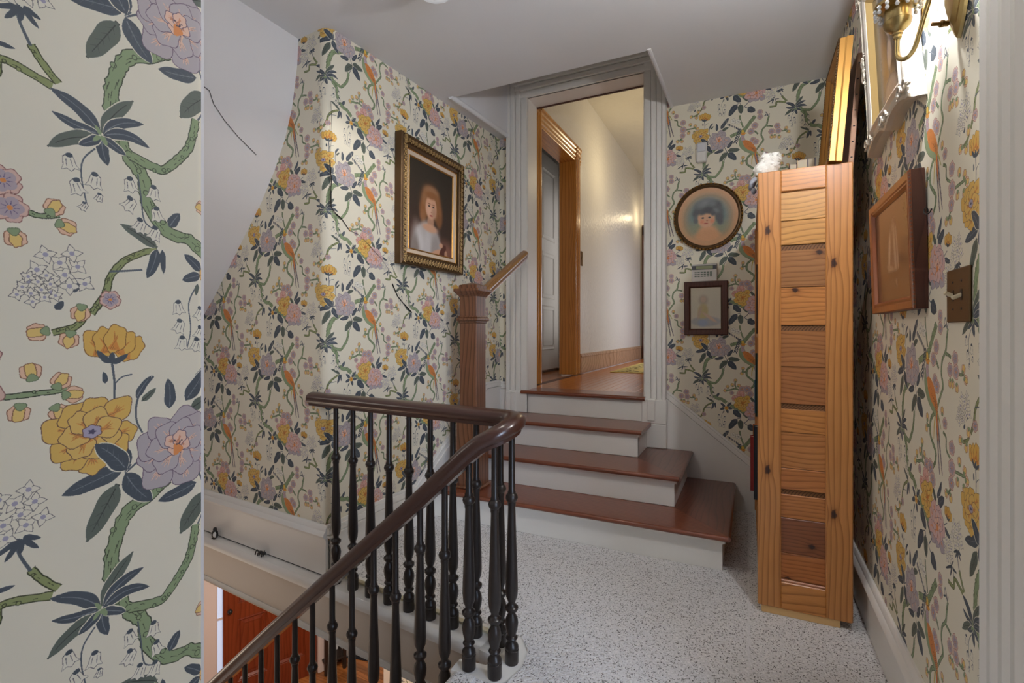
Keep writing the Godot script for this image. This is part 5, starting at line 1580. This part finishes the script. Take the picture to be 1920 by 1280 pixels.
func build_small():
	var st
	var zl := zedge(-2.62)
	var c := Vector3(-2.615, 0.0, -1.728)
	var t := thing("penguin_figurine", "tiny black and white penguin figurine standing on the white ledge over the stairwell", "figurine", c)
	st = mb()
	lathe(st, [V(0, 0.004), V(0.013, 0.006), V(0.0165, 0.018), V(0.0145, 0.034), V(0.009, 0.044), V(0.0095, 0.050), V(0.0085, 0.056), V(0.004, 0.060), V(0, 0.0605)], 16, Transform3D(Basis.IDENTITY, c))
	for s in [-1.0, 1.0]:
		ball(st, c + Vector3(s * 0.016, 0.026, 0.002), Vector3(0.0035, 0.015, 0.006), Basis(Vector3(0, 0, 1), s * 0.25), 8)
	obj("body", st, M.black, t)
	st = mb()
	ball(st, c + Vector3(0.0085, 0.023, 0.006), Vector3(0.0105, 0.017, 0.0105))
	obj("belly", st, M.plastic, t)
	st = mb()
	lathe(st, [V(0.0025, 0), V(0, 0.008)], 8, Transform3D(Basis(Vector3(1, 0, 0), Vector3(0, 0, 1), Vector3(0, -1, 0)), c + Vector3(0.002, 0.050, 0.008)))
	obj("beak", st, mat(Color8(40, 34, 30), 0.5), t)
	for s in [-1.0, 1.0]:
		st = mb()
		ball(st, c + Vector3(s * 0.007 + 0.003, 0.003, 0.010), Vector3(0.006, 0.003, 0.008), Basis.IDENTITY, 8)
		obj("foot", st, mat(Color8(40, 34, 30), 0.5), t)
	c = Vector3(-2.205, 0.0, -1.69)
	t = thing("dog_figurine", "tiny black four legged animal figurine on the white ledge over the stairwell", "figurine", c)
	st = mb()
	ball(st, c + Vector3(0.005, 0.018, 0), Vector3(0.021, 0.009, 0.008))
	ball(st, c + Vector3(0.029, 0.020, 0), Vector3(0.010, 0.007, 0.007))
	ball(st, c + Vector3(0.037, 0.017, 0.001), Vector3(0.006, 0.004, 0.004))
	for q in [V(-0.010, -0.004), V(-0.010, 0.005), V(0.018, -0.004), V(0.018, 0.005)]: sweep(st, [c + Vector3(q.x, 0.016, q.y), c + Vector3(q.x - 0.003, 0, q.y)], ring(0.003, 7), Vector3(0, 0, 1))
	sweep(st, [c + Vector3(-0.014, 0.020, 0), c + Vector3(-0.024, 0.028, 0), c + Vector3(-0.030, 0.018, 0.002), c + Vector3(-0.032, 0.002, 0.004)], ring(0.0026, 7), Vector3(0, 0, 1))
	for s in [-1.0, 1.0]: ball(st, c + Vector3(0.026, 0.027, s * 0.004), Vector3(0.003, 0.005, 0.002), Basis.IDENTITY, 6)
	obj("body", st, M.black, t)
	# faceted glass bowl of the ceiling light, just at the top of the picture
	c = Vector3(-1.10, 2.405, -1.60)
	t = thing("ceiling_light", "frosted white glass ceiling light bowl with a small finial at the top of the picture", "ceiling light", c)
	st = mb()
	lathe(st, [V(0.0, 0.0), V(0.012, 0.006), V(0.035, 0.016), V(0.07, 0.030), V(0.095, 0.055), V(0.10, 0.085), V(0.09, 0.10)], 12, Transform3D(Basis.IDENTITY, c))
	var gm := mat(Color8(238, 238, 240), 0.15)
	gm.emission_enabled = true
	gm.emission = Color(0.94, 0.97, 1.0)
	gm.emission_energy_multiplier = 0.25
	obj("glass_bowl", st, gm, t)
	st = mb()
	lathe(st, [V(0.11, 0.098), V(0.115, 0.105), V(0.115, 0.128), V(0.0, 0.1285)], 28, Transform3D(Basis.IDENTITY, c))
	obj("canopy", st, M.brass, t)
	var gl := SpotLight3D.new()
	gl.name = "bowl_light"
	gl.position = Vector3(0, -0.05, 0)
	gl.light_energy = 0.28
	gl.light_size = 0.06
	gl.light_color = Color(1.0, 0.97, 0.93)
	gl.spot_range = 12.0
	gl.spot_attenuation = 2.0
	gl.spot_angle = 76.0
	gl.spot_angle_attenuation = 0.25
	gl.rotation = Vector3(-PI / 2, 0, 0)
	gl.shadow_enabled = true
	t.add_child(gl, true)

func lamp_area(called: String, at: Vector3, look: Vector3, size: Vector2, c: Color, e: float):
	var l := AreaLight3D.new()
	l.name = called
	l.area_size = size
	l.light_color = c
	l.light_energy = e
	l.area_range = 20.0
	l.area_attenuation = 2.0
	l.shadow_enabled = true
	l.look_at_from_position(at, at + look, Vector3.UP if absf(look.y) < 0.9 else Vector3(0, 0, 1))
	add_child(l)

func build_hall():
	# the upper hall beyond the doorway
	var st = mb()
	var boards = []
	var w
	st = mb()
	box(st, Vector3(-2.2, 0.40, -9.3), Vector3(0.6, 0.66, -3.59))
	w = struct("floor_hall", st, M.floor_oak)
	rg.seed = 8
	var x := -1.56
	var tones = []
	for i in 4:
		var m = M.floor_oak.duplicate()
		m.albedo_color = Color8(226, 146, 78).lerp(Color8(200, 120, 60), i * 0.3)
		m.uv1_offset = Vector3(i * 0.3, 0, i * 0.21)
		tones.append(m)
	while x < 0.5:
		var z := -3.60
		while z > -8.9:
			var ln := rg.randf_range(1.2, 2.6)
			st = mb()
			box(st, Vector3(x, 0.655, maxf(z - ln, -9.0)), Vector3(x + 0.0575, 0.683, z - 0.001), 0.0012)
			obj("floorboard", st, tones[rg.randi_range(0, 3)], w)
			z -= ln
		x += 0.058
	st = mb()
	box(st, Vector3(-1.625, 0.655, -5.0), Vector3(-1.555, 0.6835, -3.8), 0.001)
	obj("threshold", st, M.dark_wood, w)
	# left wall with the cased door
	st = mb()
	box(st, Vector3(-1.76, 0.5, -9.2), Vector3(-1.63, 3.9, -4.86)); box(st, Vector3(-1.76, 2.90, -4.86), Vector3(-1.63, 3.9, -3.90)); box(st, Vector3(-1.76, 0.5, -3.90), Vector3(-1.63, 3.9, -3.56))
	w = struct("wall_hall_left", st, M.hall_plaster)
	st = mb()
	box(st, Vector3(-2.2, 0.4, -8.5), Vector3(0.65, 3.9, -8.35)); box(st, Vector3(0.5, 0.4, -8.5), Vector3(0.65, 3.9, -3.5)); box(st, Vector3(-1.7, 3.3, -3.6), Vector3(0.65, 3.9, -3.56))
	struct("wall_hall_back", st, M.hall_plaster)
	st = mb()
	box(st, Vector3(-2.4, 3.71, -8.6), Vector3(0.65, 3.85, -3.5))
	struct("ceiling_hall", st, bumped(mat(Color8(206, 200, 184), 0.6), M.hall_plaster.normal_texture, 0.6, 0.3))
	st = mb()
	var bp = [V(0, 0), V(0.02, 0), V(0.02, 0.165), V(0.026, 0.170), V(0.026, 0.180), V(0.018, 0.19), V(0.016, 0.20), V(0, 0.205)]
	run(st, bp, Vector3(-1.63, 0.683, -8.35), Vector3(-1.63, 0.683, -5.07), Vector3(1, 0, 0))
	struct("baseboard_hall", st, wood(M.gv, Color8(206, 172, 142), 0.3, Vector3(3, 3, 0.6)))
	st = mb()
	var cas = [V(0, 0), V(0, 0.020), V(0.012, 0.026), V(0.030, 0.022), V(0.040, 0.030), V(0.060, 0.030), V(0.068, 0.020), V(0.085, 0.032), V(0.105, 0.034), V(0.115, 0.022), V(0.135, 0.036), V(0.165, 0.036), V(0.17, 0.028), V(0.17, 0)]
	prism(st, cas, Transform3D(Basis(Vector3(0, 0, 1), Vector3(1, 0, 0), Vector3(0, 1, 0)), Vector3(-1.63, 0.683, -5.02)), 2.34)
	prism(st, cas, Transform3D(Basis(Vector3(0, 0, -1), Vector3(1, 0, 0), Vector3(0, 1, 0)), Vector3(-1.63, 0.683, -3.75)), 2.34)
	prism(st, cas, Transform3D(Basis(Vector3(0, 1, 0), Vector3(1, 0, 0), Vector3(0, 0, -1)), Vector3(-1.63, 2.87, -3.74)), 1.29)
	w = struct("door_2", st, M.amber)
	st = mb()
	box(st, Vector3(-1.78, 0.683, -4.88), Vector3(-1.626, 2.89, -4.852)); box(st, Vector3(-1.78, 0.683, -3.925), Vector3(-1.626, 2.89, -3.90)); box(st, Vector3(-1.78, 2.872, -4.88), Vector3(-1.626, 2.90, -3.9))
	obj("door_jamb", st, M.amber, w)
	# white panelled door standing inside
	var t := thing("panelled_door", "white painted panelled door seen through the amber cased opening", "door", Vector3(-2.06, 0.683, -4.8))
	st = mb()
	box(st, Vector3(-2.11, 0.69, -5.60), Vector3(-2.07, 3.12, -4.2), 0.003)
	obj("slab", st, M.white, t)
	for q in [[0.92, 1.42], [1.50, 2.02], [2.16, 2.95]]:
		st = mb()
		frame_ring(st, 0.40, q[1] - q[0], [V(0, 0.0), V(0.004, 0.010), V(0.012, 0.004), V(0.03, -0.004), V(0.05, 0.006)], Transform3D(Basis(Vector3(0, 0, -1), Vector3(0, 1, 0), Vector3(1, 0, 0)), Vector3(-2.070, (q[0] + q[1]) / 2, -5.28)))
		obj("panel_moulding", st, M.white, t)
	st = mb()
	box(st, Vector3(-2.13, 0.683, -5.80), Vector3(-1.98, 3.2, -5.62), 0.004)
	var tr = struct("trim_2", st, M.white)
	st = mb()
	box(st, Vector3(-1.985, 1.55, -5.70), Vector3(-1.978, 1.64, -5.665), 0.002)
	obj("latch_plate", st, M.black, tr)
	st = mb()
	box(st, Vector3(-2.6, 0.4, -6.1), Vector3(-2.13, 3.9, -3.5)); box(st, Vector3(-2.2, 0.4, -6.1), Vector3(-1.7, 3.9, -5.82)); box(st, Vector3(-2.6, 0.4, -3.9), Vector3(-1.74, 3.9, -3.56))
	struct("wall_closet", st, M.plaster)
	# switch plate by the door, far door casing, rug
	t = thing("hall_switch", "small brass switch plate beside the amber door casing in the hall", "light switch", Vector3(-1.626, 1.91, -5.13))
	st = mb()
	box(st, Vector3(-1.63, 1.83, -5.155), Vector3(-1.622, 1.985, -5.10), 0.003)
	obj("plate", st, M.bronze, t)
	st = mb()
	box(st, Vector3(-1.622, 1.895, -5.132), Vector3(-1.612, 1.92, -5.122), 0.002)
	obj("toggle", st, M.ivory, t)
	st = mb()
	box(st, Vector3(-1.60, 0.683, -8.35), Vector3(-1.42, 2.86, -8.29), 0.01); box(st, Vector3(-1.60, 2.70, -8.35), Vector3(-0.4, 2.88, -8.29), 0.01)
	w = struct("door_4", st, M.dark_wood)
	st = mb()
	box(st, Vector3(-1.42, 0.69, -8.34), Vector3(-0.5, 2.70, -8.32), 0.002)
	obj("door_leaf", st, M.dark_wood, w)
	t = thing("hall_rug", "yellow rug with a dark floral border lying on the hall floorboards", "rug", Vector3(-0.8, 0.683, -5.9))
	st = mb()
	box(st, Vector3(-1.36, 0.683, -7.0), Vector3(-0.2, 0.690, -5.28), 0.002)
	obj("ground", st, mat(Color8(214, 190, 110), 0.95), t)
	for e in [[-1.32, -7.0, -1.14, -5.31], [-1.14, -5.48, -0.2, -5.31]]:
		st = mb()
		box(st, Vector3(e[0], 0.6895, e[1]), Vector3(e[2], 0.691, e[3]), 0.0005)
		obj("border", st, mat(Color8(196, 178, 110), 0.95), t)
	st = mb()
	for i in 120:
		var p := Vector3(-1.23 + rg.randf_range(-0.07, 0.07), 0.691, rg.randf_range(-7.0, -5.35)) if i % 2 == 0 else Vector3(rg.randf_range(-1.3, -0.2), 0.691, -5.395 + rg.randf_range(-0.065, 0.065))
		ball(st, p, Vector3(0.022, 0.0015, 0.012), Basis(Vector3.UP, rg.randf() * TAU), 6)
	var mo := obj("border_motif", st, mat(Color8(54, 56, 44), 0.95), t)
	mo.set_meta("kind", "stuff")
	# two unseen lamps behind the jamb, placed to brighten the hall's left wall
	for q in [[-1.02, 3.02, -5.75, 1.0], [-1.43, 2.95, -8.0, 0.2]]:
		var pz := Vector3(q[0], q[1], q[2])
		t = thing("unseen_hall_lamp", "unseen lamp lighting the hall wall, hidden behind the right jamb" if q[2] > -6 else "unseen lamp lighting the far end of the hall, hidden behind the right jamb", "ceiling lamp", pz)
		st = mb()
		sweep(st, [Vector3(q[0], 3.71, q[2]), pz + Vector3(0, 0.06, 0)], ring(0.005, 8), Vector3(0, 0, 1))
		lathe(st, [V(0.012, 0.04), V(0.02, 0.05), V(0.02, 0.085), V(0.0, 0.09)], 14, Transform3D(Basis.IDENTITY, pz))
		obj("stem", st, M.brass, t)
		st = mb()
		ball(st, pz, Vector3(0.035, 0.045, 0.035))
		var em := mat(Color8(255, 240, 210), 0.3)
		em.emission_enabled = true; em.emission = Color8(255, 232, 190); em.emission_energy_multiplier = 5.0
		obj("bulb", st, em, t)
		var l := OmniLight3D.new()
		l.name = "bulb_light"; l.position = Vector3.ZERO
		l.light_color = Color8(255, 232, 184); l.light_energy = HALL * q[3]; l.light_size = 0.03; l.omni_range = 14.0; l.omni_attenuation = 2.0; l.shadow_enabled = true
		t.add_child(l, true)

func build_lower():
	# the entrance hall below
	var st = mb()
	var w
	box(st, Vector3(-5.8, -2.9, -7.2), Vector3(1.0, -2.65, 1.75))
	w = struct("floor_lower", st, M.floor_oak)
	rg.seed = 9
	var z := -5.0
	while z < -2.0:
		var x := -5.2
		while x < -2.4:
			var ln := rg.randf_range(0.9, 1.8)
			st = mb()
			box(st, Vector3(x, -2.66, z), Vector3(x + ln - 0.0015, -2.62, z + 0.079), 0.0015)
			var m = M.lower_boards[rg.randi_range(0, 2)]
			obj("floorboard", st, m, w)
			x += ln
		z += 0.08
	# storey between: soffits and outer walls
	st = mb()
	box(st, Vector3(-5.8, -0.25, -7.2), Vector3(-1.76, -0.02, -1.98)); box(st, Vector3(-1.8, -0.25, -7.2), Vector3(1.0, -0.24, -3.45)); box(st, Vector3(-5.8, -0.25, -2.0), Vector3(-3.3, -0.02, -0.35)); box(st, Vector3(-5.8, -0.25, -0.4), Vector3(-1.1, -0.02, 1.75))
	box(st, Vector3(-3.3, -0.245, -2.1), Vector3(-1.7, -0.02, -1.83))
	struct("ceiling_lower", st, M.plaster)
	st = mb()
	box(st, Vector3(-6.0, -2.9, -7.3), Vector3(-5.8, -0.02, 1.75)); box(st, Vector3(-5.8, -2.9, -7.3), Vector3(1.0, -0.02, -7.1)); box(st, Vector3(1.0, -2.9, -7.3), Vector3(1.15, -0.02, 1.75)); box(st, Vector3(-5.8, -2.9, 1.6), Vector3(1.0, -0.25, 1.75))
	struct("wall_lower", st, M.plaster)
	# front door, its casing and side light
	var d := Vector3(0.427, 0, -0.904)
	var n := Vector3(0.904, 0, 0.427)
	var o := Vector3(-4.686, -2.62, -3.177)
	var xf := Transform3D(Basis(d, Vector3.UP, n), o)
	st = mb()
	box(st, Vector3(-2.2, 0, -0.12), Vector3(-0.36, 2.6, -0.02), 0.0, xf); box(st, Vector3(1.0, 0, -0.12), Vector3(2.6, 2.6, -0.02), 0.0, xf); box(st, Vector3(-0.4, 2.25, -0.12), Vector3(1.05, 2.6, -0.02), 0.0, xf)
	struct("wall_entrance", st, M.plaster)
	st = mb()
	box(st, Vector3(-0.32, 0, -0.03), Vector3(-0.055, 2.3, 0.05), 0.006, xf); box(st, Vector3(0.905, 0, -0.03), Vector3(0.985, 2.3, 0.05), 0.006, xf); box(st, Vector3(-0.32, 2.2, -0.03), Vector3(0.985, 2.34, 0.052), 0.006, xf)
	box(st, Vector3(-0.37, 0, -0.05), Vector3(-0.30, 2.3, 0.02), 0.004, xf)
	w = struct("door_5", st, M.pinkish)
	st = mb()
	panel(st, 0.06, 2.2, 0.0, Transform3D(xf.basis, xf * Vector3(-0.03, 1.1, -0.02)))
	var gl := mat(Color8(214, 226, 246), 0.2)
	gl.emission_enabled = true; gl.emission = Color8(196, 214, 246); gl.emission_energy_multiplier = 0.5  # pane glows by itself to stand for daylight behind it
	obj("glowing_sidelight_pane", st, gl, w)
	st = mb()
	for y in [0.9, 1.35, 1.8]: box(st, Vector3(-0.055, y, -0.018), Vector3(0.0, y + 0.02, -0.008), 0.0, xf)
	obj("glazing_bar", st, M.pinkish, w)
	var t := thing("front_door", "reddish brown panelled wooden front door seen below the landing", "door", o)
	B = o
	st = mb()
	box(st, Vector3(0.0, 0.0, -0.035), Vector3(0.9, 2.2, -0.006), 0.002, xf)
	obj("slab", st, M.door_red, t)
	for q in [[0.0, 0.13], [0.77, 0.9], [0.40, 0.50]]:
		st = mb()
		box(st, Vector3(q[0], 0.0, -0.01), Vector3(q[1], 2.2, 0.012), 0.003, xf)
		obj("stile", st, M.door_red, t)
	for q in [[0.0, 0.24], [0.86, 1.02], [1.50, 1.60], [2.06, 2.2]]:
		st = mb()
		box(st, Vector3(0.12, q[0], -0.01), Vector3(0.78, q[1], 0.0115), 0.003, xf)
		obj("rail", st, M.door_red, t)
	for q in [[0.13, 0.40], [0.50, 0.77]]:
		for v in [[0.24, 0.86], [1.02, 1.50], [1.60, 2.06]]:
			st = mb()
			frame_ring(st, q[1] - q[0], v[1] - v[0], [V(0, 0.012), V(0.012, 0.016), V(0.022, 0.006), V(0.03, -0.002), V(0.06, 0.006), V(0.064, 0.006)], Transform3D(xf.basis, xf * Vector3((q[0] + q[1]) / 2, (v[0] + v[1]) / 2, -0.004)))
			obj("panel_moulding", st, M.door_red, t)
	st = mb()
	ball(st, xf * Vector3(0.055, 0.98, 0.05), Vector3(0.026, 0.026, 0.022))
	sweep(st, [xf * Vector3(0.055, 0.98, 0.0), xf * Vector3(0.055, 0.98, 0.05)], ring(0.010, 8))
	obj("door_knob", st, M.black, t)
	# rug
	t = thing("entry_rug", "cream rug with a black border and fringe of dark motifs on the lower hall floor", "rug", Vector3(-3.9, -2.62, -4.7))
	var rd := Vector3(0.979, 0, -0.205)
	var rn := Vector3(-0.205, 0, -0.979)
	var rx := Transform3D(Basis(rd, Vector3.UP, -rn), Vector3(-4.22, -2.62, -4.31))
	st = mb()
	box(st, Vector3(0, 0, -1.3), Vector3(2.2, 0.008, 0), 0.002, rx)
	obj("ground", st, mat(Color8(226, 214, 184), 0.95), t)
	st = mb()
	box(st, Vector3(-0.01, 0, -0.05), Vector3(2.2, 0.010, 0.01), 0.002, rx); box(st, Vector3(-0.01, 0, -0.36), Vector3(2.2, 0.010, -0.32), 0.002, rx)
	obj("border", st, mat(Color8(32, 32, 38), 0.95), t)
	st = mb()
	for i in 70:
		ball(st, rx * Vector3(rg.randf_range(0.0, 1.2), 0.009, rg.randf_range(-0.30, -0.07)), Vector3(0.032, 0.002, 0.010), rx.basis * Basis(Vector3.UP, rg.randf() * TAU), 6)
	mo_stuff(obj("border_motif", st, mat(Color8(70, 84, 84), 0.95), t))
	# dark stand beside the door
	t = thing("plant_stand", "dark wooden stand with slim posts and shelves next to the front door", "stand", Vector3(-4.28, -2.62, -4.15))
	var sx := Transform3D(Basis(d, Vector3.UP, n), Vector3(-4.30, -2.62, -4.06))
	for p in [V(0.0, 0.0), V(0.0, 0.16), V(0.20, 0.0), V(0.20, 0.16)]:
		st = mb()
		box(st, Vector3(p.x - 0.018, 0, p.y - 0.018), Vector3(p.x + 0.018, 0.85, p.y + 0.018), 0.004, sx)
		obj("post", st, M.stand, t)
	for y in [0.12, 0.42, 0.72]:
		st = mb()
		box(st, Vector3(-0.02, y, -0.02), Vector3(0.22, y + 0.022, 0.18), 0.004, sx)
		obj("shelf", st, M.stand, t)
	# papered wall below the landing
	st = mb()
	box(st, Vector3(-3.02, -2.62, -3.75), Vector3(0.9, -0.25, -3.605))
	w = struct("wall_lower_hall", st, M.plaster)
	paper_poly([V(-2.95, -2.6), V(0.5, -2.6), V(0.5, -0.25), V(-2.95, -0.25)], func(p): return Vector3(p.x, p.y, -3.60), Vector3(0, 0, 1), [-2.7, -1.45, 0.53, 0.645], w)
	st = mb()
	box(st, Vector3(-3.03, -2.62, -3.75), Vector3(-2.95, -0.25, -3.59), 0.004)
	obj("corner_trim", st, M.cream_paint, w)

func mo_stuff(o): o.set_meta("kind", "stuff")

const SCONCE := 0.72
const HALL := 0.3

func _ready():
	# ---- camera: level, the lens shifted down a little
	var cam := Camera3D.new()
	cam.name = "camera"
	add_child(cam)
	cam.position = Vector3(0, 1.12, 0)
	cam.rotation = Vector3(0, deg_to_rad(25.6), 0)
	var near := 0.05
	cam.set_frustum(near * 1280.0 / 929.0, Vector2(0, -near * 18.0 / 929.0), near, 60.0)
	cam.current = true
	# ---- surroundings and exposure
	var we := WorldEnvironment.new()
	we.name = "surroundings"
	var e := Environment.new()
	e.background_mode = Environment.BG_COLOR
	e.background_color = Color(0.62, 0.72, 0.86)
	e.background_energy_multiplier = 0.4
	e.tonemap_mode = Environment.TONE_MAPPER_LINEAR
	e.tonemap_exposure = 1.0
	e.sdfgi_enabled = true; e.ssao_enabled = true; e.ssil_enabled = true
	we.environment = e
	add_child(we)
	# ---- unseen lights, placed out of view to light each part of the house
	lamp_area("unseen_light_behind", Vector3(-0.465, 1.5, 1.58), Vector3(0.06, -0.03, -1), Vector2(0.6, 1.45), Color(1.0, 0.97, 0.92), 0.05)  # out of view behind the camera, placed to light the back wall
	lamp_area("unseen_light_room", Vector3(1.88, 1.45, 0.55), Vector3(-1, -0.02, -0.55), Vector2(0.85, 1.6), Color(0.82, 0.89, 1.0), 5.5)  # out of view in the side room, aimed to light the portrait wall
	lamp_area("unseen_light_roof", Vector3(-2.58, 1.55, -0.80), Vector3(1, -0.1, -0.35), Vector2(0.62, 0.9), Color(1.0, 0.97, 0.92), 0.36)  # out of view on the left, placed to light the landing and stairs
	lamp_area("unseen_light_closet", Vector3(-1.775, 1.9, -5.35), Vector3(-1, 0, 0.25), Vector2(0.7, 1.7), Color(0.96, 0.95, 0.96), 0.18)  # no window here: unseen light placed to brighten the white panelled door
	lamp_area("unseen_light_hall", Vector3(0.1, 1.5, -7.0), Vector3(-1, -0.06, 0.12), Vector2(0.7, 0.9), Color(0.90, 0.93, 1.0), 2.0)  # no window built: unseen light placed for the bluish lower hall wall
	lamp_area("unseen_light_lower", Vector3(-3.1, -0.27, -2.6), Vector3(-0.15, -1, -0.1), Vector2(1.4, 0.9), Color(1.0, 0.95, 0.90), 6.0)  # no window here: unseen panel under the landing, lights front door and floor
	lamp_area("unseen_light_stairwell", Vector3(-4.1, -1.25, -1.35), Vector3(1, 0.35, -0.05), Vector2(0.5, 1.6), Color(1.0, 0.92, 0.82), 0.6)  # no window here: unseen warm light placed for the fascia and stair wall

	make_materials()
	M.stand = mat(Color8(52, 40, 34), 0.4)
	M.pinkish = mat(Color8(232, 216, 208), 0.45)
	M.lower_boards = []
	for i in 3:
		var m = wood(M.gh, Color8(214, 138, 76).darkened(i * 0.1), 0.3, Vector3(0.7, 2, 1.6), Vector3(i * 0.3, 0, i * 0.2), 0.3)
		M.lower_boards.append(m)
	build_shell()
	build_doorway()
	build_stairs()
	build_balustrade()
	build_hall()
	build_lower()
	build_bookcase()
	build_pictures()
	build_sconce()
	build_small()
